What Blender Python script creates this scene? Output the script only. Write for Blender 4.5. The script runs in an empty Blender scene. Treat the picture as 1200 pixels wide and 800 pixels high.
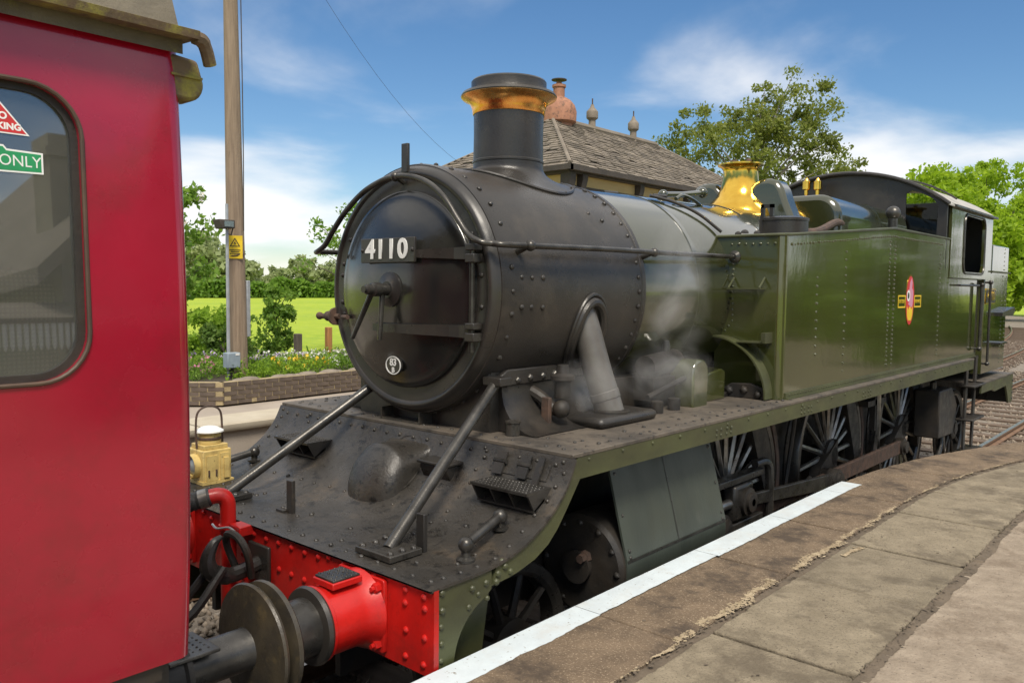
import bpy, math, random
import numpy as np
from mathutils import Vector, Matrix
random.seed(7); rng = np.random.default_rng(7)
S = bpy.context.scene
COL = S.collection
R_ = math.radians

# ------------------------------------------------------------------ camera
CAMP = np.array([3.80845, -2.30847, 2.52793])
YAW, PIT, ROL, FPX = 0.72509, -0.06646, 0.01086, 957.68784
_fw = np.array([-math.sin(YAW)*math.cos(PIT), math.cos(YAW)*math.cos(PIT), math.sin(PIT)])
_rt = np.array([math.cos(YAW), math.sin(YAW), 0.0]); _up = np.cross(_rt, _fw)
_r2 = _rt*math.cos(ROL)+_up*math.sin(ROL); _u2 = -_rt*math.sin(ROL)+_up*math.cos(ROL)
cam = bpy.data.cameras.new('camera'); camo = bpy.data.objects.new('camera', cam); COL.objects.link(camo)
camo.matrix_world = Matrix(((_r2[0], _u2[0], -_fw[0], CAMP[0]), (_r2[1], _u2[1], -_fw[1], CAMP[1]), (_r2[2], _u2[2], -_fw[2], CAMP[2]), (0, 0, 0, 1)))
cam.sensor_width = 36; cam.lens = FPX/1200*36; cam.clip_end = 3000; cam.clip_start = 0.05
S.camera = camo

def at(u, v, **k):
    """photo pixel -> point on the plane x=, y= or z="""
    d = _fw+_r2*(u-600)/FPX-_u2*(v-400)/FPX
    (a, val), = k.items(); i = 'xyz'.index(a)
    return CAMP+d*(val-CAMP[i])/d[i]

# ------------------------------------------------------------------ world, sun, exposure
SUN_EL, SUN_AZ = R_(56), R_(128)        # azimuth from +Y, clockwise (towards +X)
W = bpy.data.worlds.new('World'); S.world = W; W.use_nodes = True
nt = W.node_tree; nt.nodes.clear(); L = nt.links.new
def N(t, **k):
    n = nt.nodes.new(t)
    for a, b in k.items(): setattr(n, a, b)
    return n
sky = N('ShaderNodeTexSky', sky_type='NISHITA', sun_disc=False)
sky.sun_elevation = SUN_EL; sky.sun_rotation = SUN_AZ; sky.air_density = 1.0; sky.dust_density = 0.3; sky.ozone_density = 3.0
tc = N('ShaderNodeTexCoord'); sx = N('ShaderNodeSeparateXYZ'); L(tc.outputs['Generated'], sx.inputs[0])
def M(op, a, b=None, c=None, clamp=False):
    n = N('ShaderNodeMath', operation=op); n.use_clamp = clamp
    for i, v in enumerate((a, b, c)):
        if v is None: continue
        if isinstance(v, (int, float)): n.inputs[i].default_value = v
        else: L(v, n.inputs[i])
    return n.outputs[0]
zc = M('MAXIMUM', sx.outputs[2], 0.0)
den = M('ADD', zc, 0.16)
cx = N('ShaderNodeCombineXYZ'); L(M('DIVIDE', sx.outputs[0], den), cx.inputs[0]); L(M('DIVIDE', sx.outputs[1], den), cx.inputs[1])
n1 = N('ShaderNodeTexNoise'); n1.inputs['Scale'].default_value = 0.85; n1.inputs['Detail'].default_value = 9; n1.inputs['Roughness'].default_value = 0.5; n1.inputs['Distortion'].default_value = 0.25
mp = N('ShaderNodeMapping'); mp.inputs['Location'].default_value = (5.3, 1.7, 0); L(cx.outputs[0], mp.inputs[0]); L(mp.outputs[0], n1.inputs['Vector'])
# more cloud low in the sky, a blue band above, cloud added overhead to whiten the boiler top
low = N('ShaderNodeMapRange'); low.inputs[1].default_value = 0.06; low.inputs[2].default_value = 0.26; low.inputs[3].default_value = 0.12; low.inputs[4].default_value = -0.07; L(zc, low.inputs[0])
high = N('ShaderNodeMapRange'); high.inputs[1].default_value = 0.36; high.inputs[2].default_value = 0.50; high.inputs[3].default_value = 0.0; high.inputs[4].default_value = 0.36; L(zc, high.inputs[0])
dens = M('ADD', M('ADD', n1.outputs[0], low.outputs[0]), high.outputs[0])
ramp = N('ShaderNodeMapRange', interpolation_type='SMOOTHSTEP'); ramp.inputs[1].default_value = 0.44; ramp.inputs[2].default_value = 0.72; ramp.inputs[4].default_value = 0.92; L(dens, ramp.inputs[0])
hs = N('ShaderNodeHueSaturation'); hs.inputs['Saturation'].default_value = 1.2; hs.inputs['Value'].default_value = 0.92; L(sky.outputs[0], hs.inputs['Color'])
mix = N('ShaderNodeMix', data_type='RGBA'); L(ramp.outputs[0], mix.inputs[0]); L(hs.outputs[0], mix.inputs[6]); mix.inputs[7].default_value = (8.6, 8.5, 8.4, 1)
bg = N('ShaderNodeBackground'); bg.inputs[1].default_value = 0.085; L(mix.outputs[2], bg.inputs[0])
wo = N('ShaderNodeOutputWorld'); L(bg.outputs[0], wo.inputs[0])
sl = bpy.data.lights.new('sun', 'SUN'); sl.energy = 2.6; sl.angle = R_(16); sl.color = (1, 0.92, 0.80)
so = bpy.data.objects.new('sun', sl); COL.objects.link(so)
sd = Vector((math.sin(SUN_AZ)*math.cos(SUN_EL), math.cos(SUN_AZ)*math.cos(SUN_EL), math.sin(SUN_EL)))
so.rotation_euler = sd.to_track_quat('Z', 'Y').to_euler(); so.location = (6, -8, 14)
vs = S.view_settings; vs.view_transform = 'Standard'; vs.look = 'None'; vs.gamma = 1; vs.use_curve_mapping = False; vs.exposure = 0.6
S.render.engine = 'CYCLES'; S.cycles.max_bounces = 8; S.cycles.transparent_max_bounces = 12; S.cycles.volume_bounces = 4

# ------------------------------------------------------------------ materials
MATS = {}
def pm(name, c1, c2=None, scale=4.0, rough=(0.4, 0.6), metal=0.0, coat=0.0, coat_r=0.06, bump=0.0, bscale=60.0, lo=0.35, hi=0.65, c3=None, s3=30.0, t3=(0.6, 0.7), stretch=(1, 1, 1), island=0.0, spec=0.5, bdist=0.01, c4=None, s4=1.2, t4=(0.5, 0.7)):
    m = bpy.data.materials.new(name); m.use_nodes = True; t = m.node_tree; l = t.links.new
    b = t.nodes['Principled BSDF']
    def nn(k): return t.nodes.new(k)
    co = nn('ShaderNodeTexCoord'); mpn = nn('ShaderNodeMapping'); mpn.inputs['Scale'].default_value = stretch; l(co.outputs['Object'], mpn.inputs[0])
    def noise(sc, det=6, rg=0.6):
        n = nn('ShaderNodeTexNoise'); n.inputs['Scale'].default_value = sc; n.inputs['Detail'].default_value = det; n.inputs['Roughness'].default_value = rg; l(mpn.outputs[0], n.inputs['Vector']); return n.outputs[0]
    def mr(src, a, bb, o0=0.0, o1=1.0):
        n = nn('ShaderNodeMapRange'); n.inputs[1].default_value = a; n.inputs[2].default_value = bb; n.inputs[3].default_value = o0; n.inputs[4].default_value = o1; l(src, n.inputs[0]); return n.outputs[0]
    def mx(f, a, bb):
        n = nn('ShaderNodeMix'); n.data_type = 'RGBA'; l(f, n.inputs[0])
        for i, v in ((6, a), (7, bb)):
            if isinstance(v, tuple): n.inputs[i].default_value = (*v, 1)
            else: l(v, n.inputs[i])
        return n.outputs[2]
    c2 = c2 or tuple(x*0.8 for x in c1)
    nz = noise(scale)
    col = mx(mr(nz, lo, hi), c1, c2)
    if c3: col = mx(mr(noise(s3, 8, 0.7), *t3), col, c3)
    if c4: col = mx(mr(noise(s4, 9, 0.72), *t4), col, c4)
    if island:
        g = nn('ShaderNodeNewGeometry'); h = nn('ShaderNodeHueSaturation'); l(mr(g.outputs['Random Per Island'], 0, 1, 1-island, 1+island), h.inputs['Value']); l(col, h.inputs['Color']); col = h.outputs[0]
    l(col, b.inputs['Base Color'])
    l(mr(noise(scale*2.3), 0.3, 0.7, rough[0], rough[1]), b.inputs['Roughness'])
    b.inputs['Metallic'].default_value = metal
    b.inputs['Specular IOR Level'].default_value = spec
    if coat: b.inputs['Coat Weight'].default_value = coat; b.inputs['Coat Roughness'].default_value = coat_r
    if bump:
        bn = nn('ShaderNodeBump'); bn.inputs['Strength'].default_value = bump; bn.inputs['Distance'].default_value = bdist; l(noise(bscale, 8, 0.65), bn.inputs['Height']); l(bn.outputs[0], b.inputs['Normal'])
        if coat and bscale < 20: l(bn.outputs[0], b.inputs['Coat Normal'])
    MATS[name] = m
    return m
pm('smokebox', (0.038, 0.034, 0.030), (0.021, 0.019, 0.017), 1.6, (0.22, 0.42), bump=0.2, bscale=90, c3=(0.056, 0.047, 0.037), s3=3.0, t3=(0.5, 0.75), spec=0.5, c4=(0.013, 0.012, 0.011), s4=22, t4=(0.60, 0.72))
pm('black', (0.022, 0.021, 0.020), (0.036, 0.031, 0.026), 3.0, (0.22, 0.45), bump=0.08, bscale=120, c3=(0.07, 0.055, 0.038), s3=9, t3=(0.62, 0.8))
pm('door_black', (0.014, 0.014, 0.014), (0.028, 0.027, 0.022), 2.2, (0.12, 0.30), coat=0.4, coat_r=0.12, bump=0.15, bscale=5)
pm('deck', (0.027, 0.025, 0.022), (0.048, 0.042, 0.035), 3.2, (0.20, 0.50), bump=0.35, bscale=55, c3=(0.012, 0.011, 0.010), s3=16, t3=(0.54, 0.62), c4=(0.088, 0.068, 0.048), s4=3.2, t4=(0.56, 0.72))
pm('deck_top', (0.070, 0.060, 0.049), (0.130, 0.107, 0.082), 2.6, (0.5, 0.75), bump=0.2, bscale=90, c3=(0.026, 0.023, 0.020), s3=18, t3=(0.56, 0.64), c4=(0.045, 0.039, 0.033), s4=2.2, t4=(0.50, 0.64))
pm('grime', (0.016, 0.015, 0.014), (0.034, 0.027, 0.020), 5, (0.4, 0.7), bump=0.2, bscale=60)
pm('steel', (0.095, 0.090, 0.082), (0.042, 0.039, 0.035), 6, (0.22, 0.42), metal=0.6, bump=0.1, bscale=90)
pm('bright_steel', (0.34, 0.33, 0.31), (0.18, 0.165, 0.145), 8, (0.25, 0.45), metal=0.85, bump=0.06)
pm('rust_brown', (0.11, 0.065, 0.045), (0.055, 0.038, 0.03), 12, (0.6, 0.85), bump=0.3)
pm('green', (0.056, 0.063, 0.017), (0.043, 0.049, 0.013), 1.1, (0.10, 0.20), coat=1.0, coat_r=0.015, bump=0.16, bscale=2.8, bdist=0.010, c3=(0.075, 0.070, 0.035), s3=7, t3=(0.66, 0.85), stretch=(1, 1, 0.5))
MATS['green'].node_tree.nodes['Principled BSDF'].inputs['Coat IOR'].default_value = 1.65
pm('green_dull', (0.070, 0.077, 0.030), (0.045, 0.047, 0.022), 3.0, (0.35, 0.6), bump=0.12, c3=(0.11, 0.10, 0.075), s3=10, t3=(0.62, 0.8), stretch=(1, 0.6, 1.5))
pm('green_grey', (0.052, 0.062, 0.050), (0.034, 0.041, 0.034), 2.6, (0.28, 0.5), bump=0.08, c3=(0.095, 0.10, 0.09), s3=5, t3=(0.6, 0.85), stretch=(1, 1, 0.35))
pm('green_boiler', (0.034, 0.038, 0.014), (0.026, 0.029, 0.011), 1.1, (0.14, 0.24), coat=1.0, coat_r=0.04, bump=0.05, bscale=2, bdist=0.02)
MATS['green_boiler'].node_tree.nodes['Principled BSDF'].inputs['Coat IOR'].default_value = 1.55
pm('red', (0.58, 0.012, 0.008), (0.40, 0.008, 0.006), 3.0, (0.28, 0.5), coat=0.12, coat_r=0.2, bump=0.14, bscale=34, c3=(0.09, 0.018, 0.012), s3=13, t3=(0.60, 0.74), c4=(0.24, 0.012, 0.008), s4=4, t4=(0.5, 0.72))
pm('carriage_red', (0.34, 0.002, 0.022), (0.27, 0.002, 0.017), 1.5, (0.20, 0.34), coat=1.0, coat_r=0.10, bump=0.16, bscale=2.6, c3=(0.16, 0.012, 0.016), s3=30, t3=(0.67, 0.80), bdist=0.006, c4=(0.20, 0.008, 0.014), s4=2.5, t4=(0.52, 0.78))
pm('copper', (1.0, 0.56, 0.18), (0.90, 0.38, 0.10), 14, (0.18, 0.34), metal=1.0, bump=0.12, bscale=16, c3=(0.55, 0.20, 0.07), s3=9, t3=(0.58, 0.74))
pm('brass', (0.86, 0.55, 0.09), (0.72, 0.42, 0.06), 7, (0.08, 0.20), metal=1.0, bump=0.03, bscale=10)
pm('cream_lamp', (0.66, 0.50, 0.19), (0.55, 0.40, 0.14), 9, (0.3, 0.5), c3=(0.16, 0.10, 0.05), s3=24, t3=(0.60, 0.70), bump=0.12, c4=(0.34, 0.24, 0.10), s4=9, t4=(0.5, 0.7))
pm('white', (0.80, 0.80, 0.78), (0.70, 0.70, 0.67), 8, (0.4, 0.6))
pm('white_line', (0.62, 0.69, 0.72), (0.55, 0.61, 0.64), 6, (0.5, 0.7), bump=0.25, bscale=60, c3=(0.24, 0.21, 0.17), s3=38, t3=(0.62, 0.66), c4=(0.55, 0.57, 0.56), s4=5, t4=(0.5, 0.7))
pm('greasy', (0.030, 0.026, 0.021), (0.060, 0.048, 0.030), 7, (0.25, 0.55), bump=0.2, bscale=40, c3=(0.115, 0.085, 0.040), s3=9, t3=(0.58, 0.74))
pm('rubber', (0.022, 0.022, 0.022), (0.04, 0.04, 0.038), 20, (0.5, 0.7), bump=0.2)
pm('galv', (0.45, 0.47, 0.48), (0.34, 0.36, 0.37), 9, (0.35, 0.55), metal=0.4)
pm('box_grey', (0.26, 0.32, 0.36), (0.22, 0.27, 0.31), 9, (0.4, 0.6))
pm('yellow', (0.80, 0.56, 0.02), None, 9, (0.4, 0.6))
pm('sign_black', (0.02, 0.02, 0.02), None, 9, (0.4, 0.6))
pm('sign_red', (0.60, 0.03, 0.03), None, 9, (0.4, 0.6))
pm('sign_green', (0.02, 0.28, 0.10), None, 9, (0.4, 0.6))
pm('slab', (0.185, 0.132, 0.084), (0.120, 0.084, 0.053), 7, (0.75, 0.95), bump=1.0, bscale=55, bdist=0.012, c3=(0.36, 0.28, 0.19), s3=95, t3=(0.55, 0.63), island=0.15, c4=(0.070, 0.050, 0.034), s4=2.6, t4=(0.50, 0.62))
pm('slab_pale', (0.275, 0.228, 0.158), (0.195, 0.160, 0.108), 7, (0.75, 0.95), bump=1.0, bscale=55, bdist=0.012, c3=(0.095, 0.077, 0.052), s3=95, t3=(0.55, 0.63), island=0.12, c4=(0.130, 0.104, 0.070), s4=2.4, t4=(0.50, 0.62))
pm('tarmac', (0.350, 0.285, 0.215), (0.245, 0.196, 0.144), 9, (0.8, 1.0), bump=1.0, bscale=45, bdist=0.015, c3=(0.095, 0.066, 0.045), s3=60, t3=(0.59, 0.66), c4=(0.185, 0.140, 0.098), s4=2.2, t4=(0.52, 0.66))
pm('tar_seam', (0.100, 0.078, 0.055), (0.155, 0.12, 0.085), 9, (0.85, 1.0), bump=0.8, bscale=60)
pm('mortar', (0.44, 0.355, 0.235), (0.24, 0.18, 0.11), 16, (0.85, 1.0), bump=0.8, bscale=50, c3=(0.16, 0.15, 0.05), s3=14, t3=(0.6, 0.7))
pm('wall_mortar', (0.42, 0.335, 0.19), (0.32, 0.25, 0.14), 12, (0.85, 1.0), bump=0.8, bscale=50)
pm('brick', (0.135, 0.102, 0.078), (0.088, 0.066, 0.052), 5, (0.7, 0.9), bump=0.5, bscale=70, c3=(0.20, 0.15, 0.11), s3=20, t3=(0.6, 0.75))
pm('dark_brick', (0.030, 0.028, 0.026), (0.055, 0.048, 0.042), 6, (0.5, 0.8), bump=0.5, bscale=70)
pm('red_brick', (0.30, 0.12, 0.075), (0.22, 0.085, 0.055), 5, (0.7, 0.9), bump=0.5, bscale=40)
pm('far_platform', (0.36, 0.31, 0.255), (0.30, 0.255, 0.21), 1.3, (0.85, 1.0), bump=0.4, bscale=60)
pm('coping', (0.46, 0.41, 0.32), (0.38, 0.33, 0.25), 2.2, (0.8, 0.95), bump=0.4, bscale=60)
pm('concrete', (0.36, 0.35, 0.32), (0.28, 0.27, 0.25), 2.2, (0.8, 0.95), bump=0.4, bscale=50)
pm('ballast', (0.25, 0.215, 0.175), (0.17, 0.14, 0.11), 3, (0.85, 1.0), bump=1.0, bscale=22, c3=(0.36, 0.32, 0.27), s3=16, t3=(0.54, 0.70), bdist=0.05)
pm('stone', (0.24, 0.195, 0.15), (0.15, 0.12, 0.09), 3, (0.8, 0.95), island=0.45, bump=0.3)
pm('sleeper', (0.15, 0.105, 0.072), (0.095, 0.068, 0.048), 4, (0.8, 0.95), bump=0.6, bscale=30, stretch=(0.3, 2, 2))
pm('rail', (0.20, 0.115, 0.065), (0.13, 0.075, 0.045), 6, (0.6, 0.85), bump=0.2)
pm('rail_top', (0.42, 0.40, 0.37), (0.32, 0.29, 0.26), 4, (0.22, 0.4), metal=0.8)
pm('pole_wood', (0.300, 0.225, 0.155), (0.200, 0.145, 0.098), 5, (0.75, 0.95), bump=0.7, bscale=22, stretch=(5, 5, 0.35), c3=(0.11, 0.08, 0.055), s3=9, t3=(0.6, 0.72))
pm('post_wood', (0.42, 0.20, 0.06), (0.32, 0.15, 0.05), 8, (0.7, 0.9), bump=0.4, stretch=(4, 4, 0.5))
pm('field', (0.310, 0.400, 0.014), (0.225, 0.335, 0.012), 0.12, (0.8, 1.0), bump=0.6, bscale=5, c3=(0.40, 0.46, 0.03), s3=1.6, t3=(0.45, 0.75), bdist=0.2)
pm('grass', (0.120, 0.190, 0.022), (0.085, 0.140, 0.018), 0.6, (0.8, 1.0), bump=0.6, bscale=9, bdist=0.1)
pm('soil', (0.060, 0.045, 0.030), (0.040, 0.030, 0.022), 4, (0.85, 1.0), bump=0.9, bscale=15)
pm('bark', (0.115, 0.092, 0.070), (0.075, 0.060, 0.046), 6, (0.8, 0.95), bump=0.6, bscale=25, stretch=(3, 3, 0.6))
pm('birch_bark', (0.30, 0.27, 0.235), (0.10, 0.085, 0.07), 4, (0.7, 0.9), bump=0.4)
pm('slate', (0.215, 0.180, 0.140), (0.145, 0.120, 0.093), 1.4, (0.75, 0.95), bump=0.5, bscale=30, island=0.32, c3=(0.06, 0.05, 0.04), s3=3.5, t3=(0.62, 0.66))
pm('slate_dark', (0.055, 0.045, 0.038), None, 3, (0.7, 0.9))
pm('cream_wall', (0.62, 0.45, 0.20), (0.52, 0.37, 0.16), 1.3, (0.7, 0.9), bump=0.15)
pm('timber_dark', (0.065, 0.052, 0.042), (0.045, 0.037, 0.03), 4, (0.6, 0.8), bump=0.2)
pm('terracotta', (0.40, 0.19, 0.115), (0.28, 0.13, 0.08), 6, (0.7, 0.9), bump=0.5, bscale=18, c3=(0.16, 0.09, 0.06), s3=9, t3=(0.52, 0.62))
pm('vent_stone', (0.24, 0.20, 0.155), (0.17, 0.14, 0.11), 6, (0.7, 0.9), bump=0.3)
pm('cottage_stone', (0.30, 0.26, 0.20), (0.22, 0.19, 0.145), 1.6, (0.8, 0.95), bump=0.5, bscale=14)
pm('roof_weathered', (0.165, 0.140, 0.100), (0.115, 0.098, 0.072), 5, (0.8, 0.95), bump=0.5, bscale=50, c3=(0.21, 0.19, 0.06), s3=8, t3=(0.58, 0.7))
pm('frame_brown', (0.085, 0.05, 0.03), (0.05, 0.03, 0.02), 9, (0.5, 0.7))
pm('pipe_grey', (0.17, 0.16, 0.145), (0.11, 0.10, 0.09), 4, (0.35, 0.5), metal=0.25, bump=0.12)
pm('gutter_moss', (0.155, 0.105, 0.060), (0.10, 0.07, 0.04), 7, (0.6, 0.85), bump=0.4, bscale=40, c3=(0.26, 0.23, 0.04), s3=9, t3=(0.5, 0.66))
pm('moquette', (0.16, 0.145, 0.11), (0.12, 0.11, 0.085), 60, (0.85, 1.0), bump=0.3)
def weave():
    t = MATS['moquette'].node_tree; l = t.links.new; b = t.nodes['Principled BSDF']; co = t.nodes.new('ShaderNodeTexCoord'); outs = []
    for d in ('Y', 'Z'):
        w = t.nodes.new('ShaderNodeTexWave'); w.bands_direction = d; w.inputs['Scale'].default_value = 26; l(co.outputs['Object'], w.inputs['Vector']); outs.append(w.outputs[1])
    m = t.nodes.new('ShaderNodeMath'); m.operation = 'MULTIPLY'; l(outs[0], m.inputs[0]); l(outs[1], m.inputs[1])
    x = t.nodes.new('ShaderNodeMix'); x.data_type = 'RGBA'; l(m.outputs[0], x.inputs[0]); x.inputs[6].default_value = (0.02, 0.019, 0.016, 1); l(b.inputs['Base Color'].links[0].from_socket, x.inputs[7]); l(x.outputs[2], b.inputs['Base Color'])
weave()
pm('interior', (0.13, 0.125, 0.105), None, 2, (0.6, 0.8))
pm('lead', (0.42, 0.40, 0.36), (0.33, 0.31, 0.28), 5, (0.5, 0.7), bump=0.2)

def leafmat(name, c1, c2, trans=0.35):
    m = bpy.data.materials.new(name); m.use_nodes = True; t = m.node_tree; l = t.links.new
    b = t.nodes['Principled BSDF']; o = t.nodes['Material Output']
    g = t.nodes.new('ShaderNodeNewGeometry'); mixc = t.nodes.new('ShaderNodeMix'); mixc.data_type = 'RGBA'
    l(g.outputs['Random Per Island'], mixc.inputs[0]); mixc.inputs[6].default_value = (*c1, 1); mixc.inputs[7].default_value = (*c2, 1)
    l(mixc.outputs[2], b.inputs['Base Color']); b.inputs['Roughness'].default_value = 0.55; b.inputs['Specular IOR Level'].default_value = 0.3
    tr = t.nodes.new('ShaderNodeBsdfTranslucent'); hs2 = t.nodes.new('ShaderNodeHueSaturation'); hs2.inputs['Value'].default_value = 1.5; l(mixc.outputs[2], hs2.inputs['Color']); l(hs2.outputs[0], tr.inputs[0])
    ms = t.nodes.new('ShaderNodeMixShader'); ms.inputs[0].default_value = trans; l(b.outputs[0], ms.inputs[1]); l(tr.outputs[0], ms.inputs[2]); l(ms.outputs[0], o.inputs[0])
    MATS[name] = m
leafmat('leaf_birch', (0.13, 0.17, 0.03), (0.22, 0.24, 0.05), 0.45)
leafmat('leaf_maple', (0.19, 0.30, 0.014), (0.32, 0.44, 0.028), 0.45)
leafmat('leaf_mid', (0.10, 0.20, 0.022), (0.20, 0.32, 0.045), 0.4)
leafmat('leaf_dark', (0.075, 0.145, 0.024), (0.14, 0.22, 0.04), 0.4)
leafmat('leaf_lime', (0.17, 0.30, 0.02), (0.28, 0.42, 0.045), 0.4)
leafmat('leaf_far', (0.24, 0.29, 0.12), (0.32, 0.36, 0.17))  # pale leaf colours hold the haze over the distant trees
leafmat('petal_white', (0.72, 0.72, 0.66), (0.80, 0.78, 0.72), 0.2)
leafmat('petal_pink', (0.62, 0.16, 0.30), (0.75, 0.42, 0.55), 0.2)
leafmat('petal_yellow', (0.75, 0.50, 0.03), (0.80, 0.60, 0.08), 0.2)
leafmat('petal_lilac', (0.45, 0.34, 0.55), (0.62, 0.54, 0.68), 0.2)
leafmat('blossom_cream', (0.62, 0.55, 0.47), (0.72, 0.64, 0.58), 0.2)
def clearglass():
    m = bpy.data.materials.new('clear_glass'); m.use_nodes = True; t = m.node_tree; l = t.links.new; o = t.nodes['Material Output']; t.nodes.remove(t.nodes['Principled BSDF'])
    tr = t.nodes.new('ShaderNodeBsdfTransparent'); tr.inputs[0].default_value = (0.88, 0.9, 0.88, 1); gl = t.nodes.new('ShaderNodeBsdfGlossy'); gl.inputs['Roughness'].default_value = 0.02; fr = t.nodes.new('ShaderNodeFresnel'); fr.inputs[0].default_value = 1.3
    ms = t.nodes.new('ShaderNodeMixShader'); l(fr.outputs[0], ms.inputs[0]); l(tr.outputs[0], ms.inputs[1]); l(gl.outputs[0], ms.inputs[2]); l(ms.outputs[0], o.inputs[0]); MATS['clear_glass'] = m
clearglass()
def glassmat():
    m = bpy.data.materials.new('glass'); m.use_nodes = True; t = m.node_tree; l = t.links.new; o = t.nodes['Material Output']
    t.nodes.remove(t.nodes['Principled BSDF'])
    tr = t.nodes.new('ShaderNodeBsdfTransparent'); tr.inputs[0].default_value = (0.80, 0.83, 0.80, 1)
    gl = t.nodes.new('ShaderNodeBsdfGlossy'); gl.inputs['Roughness'].default_value = 0.02
    fr = t.nodes.new('ShaderNodeFresnel'); fr.inputs[0].default_value = 1.52
    mm = t.nodes.new('ShaderNodeMath'); mm.operation = 'MULTIPLY_ADD'; mm.inputs[1].default_value = 1.6; mm.inputs[2].default_value = 0.12; l(fr.outputs[0], mm.inputs[0])
    ms = t.nodes.new('ShaderNodeMixShader'); l(mm.outputs[0], ms.inputs[0]); l(tr.outputs[0], ms.inputs[1]); l(gl.outputs[0], ms.inputs[2]); df = t.nodes.new('ShaderNodeBsdfDiffuse'); df.inputs[0].default_value = (0.5, 0.5, 0.45, 1); m2 = t.nodes.new('ShaderNodeMixShader'); m2.inputs[0].default_value = 0.09; l(ms.outputs[0], m2.inputs[1]); l(df.outputs[0], m2.inputs[2]); l(m2.outputs[0], o.inputs[0])
    MATS['glass'] = m
glassmat()

# ------------------------------------------------------------------ mesh helpers
class MB:
    def __init__(s): s.v = []; s.f = []
    def add(s, vs, fs):
        k = len(s.v); s.v.extend([tuple(map(float, p)) for p in vs]); s.f.extend([tuple(i+k for i in f) for f in fs]); return s
    def box(s, x0, x1, y0, y1, z0, z1):
        return s.add([(x0, y0, z0), (x1, y0, z0), (x1, y1, z0), (x0, y1, z0), (x0, y0, z1), (x1, y0, z1), (x1, y1, z1), (x0, y1, z1)],
                     [(0, 3, 2, 1), (4, 5, 6, 7), (0, 1, 5, 4), (1, 2, 6, 5), (2, 3, 7, 6), (3, 0, 4, 7)])
    def cbox(s, c, size, rot=None):
        x, y, z = (q/2 for q in size); k = len(s.v)
        s.box(-x, x, -y, y, -z, z); m = rot or Matrix.Identity(3); c = Vector(c)
        for i in range(k, len(s.v)): s.v[i] = tuple(m @ Vector(s.v[i])+c)
        return s
    def prism(s, poly, axis, a, b):
        """poly: 2D points in the two other axes (x: (y,z), y: (x,z), z: (x,y)), extruded from a to b along axis"""
        n = len(poly)
        f3 = {'x': lambda p, t: (t, p[0], p[1]), 'y': lambda p, t: (p[0], t, p[1]), 'z': lambda p, t: (p[0], p[1], t)}[axis]
        vs = [f3(p, a) for p in poly]+[f3(p, b) for p in poly]
        fs = [tuple(range(n))[::-1], tuple(range(n, 2*n))]+[(i, (i+1) % n, n+(i+1) % n, n+i) for i in range(n)]
        ar = sum(poly[i][0]*poly[(i+1) % n][1]-poly[(i+1) % n][0]*poly[i][1] for i in range(n))
        flip = (ar < 0) ^ (axis == 'y') ^ (b < a)
        if flip: fs = [f[::-1] for f in fs]
        return s.add(vs, fs)
    def tube(s, path, r, n=12, cap=True):
        P = [Vector(p) for p in path]; m = len(P)
        rr = r if isinstance(r, (list, tuple)) else [r]*m
        T = [(P[min(i+1, m-1)]-P[max(i-1, 0)]).normalized() for i in range(m)]
        u = T[0].orthogonal().normalized(); vs = []
        for i in range(m):
            u = (u-T[i]*u.dot(T[i])).normalized(); w = T[i].cross(u)
            for k in range(n):
                a = 2*math.pi*k/n; vs.append(P[i]+(u*math.cos(a)+w*math.sin(a))*rr[i])
        fs = [(i*n+k, i*n+(k+1) % n, (i+1)*n+(k+1) % n, (i+1)*n+k) for i in range(m-1) for k in range(n)]
        if cap: fs += [tuple(range(n))[::-1], tuple(range((m-1)*n, m*n))]
        return s.add(vs, fs)
    def lathe(s, prof, o=(0, 0, 0), ax=(0, 0, 1), n=32, cap=True):
        """prof: (radius, height) pairs along axis"""
        ax = Vector(ax).normalized(); u = ax.orthogonal().normalized(); w = ax.cross(u); o = Vector(o); vs = []; m = len(prof)
        for r, h in prof:
            for k in range(n):
                a = 2*math.pi*k/n; vs.append(o+ax*h+(u*math.cos(a)+w*math.sin(a))*r)
        fs = [(i*n+k, i*n+(k+1) % n, (i+1)*n+(k+1) % n, (i+1)*n+k) for i in range(m-1) for k in range(n)]
        if cap: fs += [tuple(range(n))[::-1], tuple(range((m-1)*n, m*n))]
        return s.add(vs, fs)
    def ball(s, c, r, n=12):
        pr = [(max(1e-4, math.sin(math.pi*i/8)), -math.cos(math.pi*i/8)) for i in range(9)]
        return s.lathe([(a*r, b*r) for a, b in pr], c, (0, 0, 1), n, False)
    def dome(s, c, nrm, r, n=7):
        return s.lathe([(r, -0.2*r), (r*0.95, 0.25*r), (r*0.6, 0.62*r), (0.12*r, 0.8*r)], c, nrm, n)
    def grid(s, fn, nu, nv):
        vs = [fn(i/nu, j/nv) for i in range(nu+1) for j in range(nv+1)]
        return s.add(vs, [(i*(nv+1)+j, (i+1)*(nv+1)+j, (i+1)*(nv+1)+j+1, i*(nv+1)+j+1) for i in range(nu) for j in range(nv)])
    def mesh(s, name, mat, angle=35):
        me = bpy.data.meshes.new(name); me.from_pydata(s.v, [], s.f); finish(me, mat, angle); return me

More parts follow.
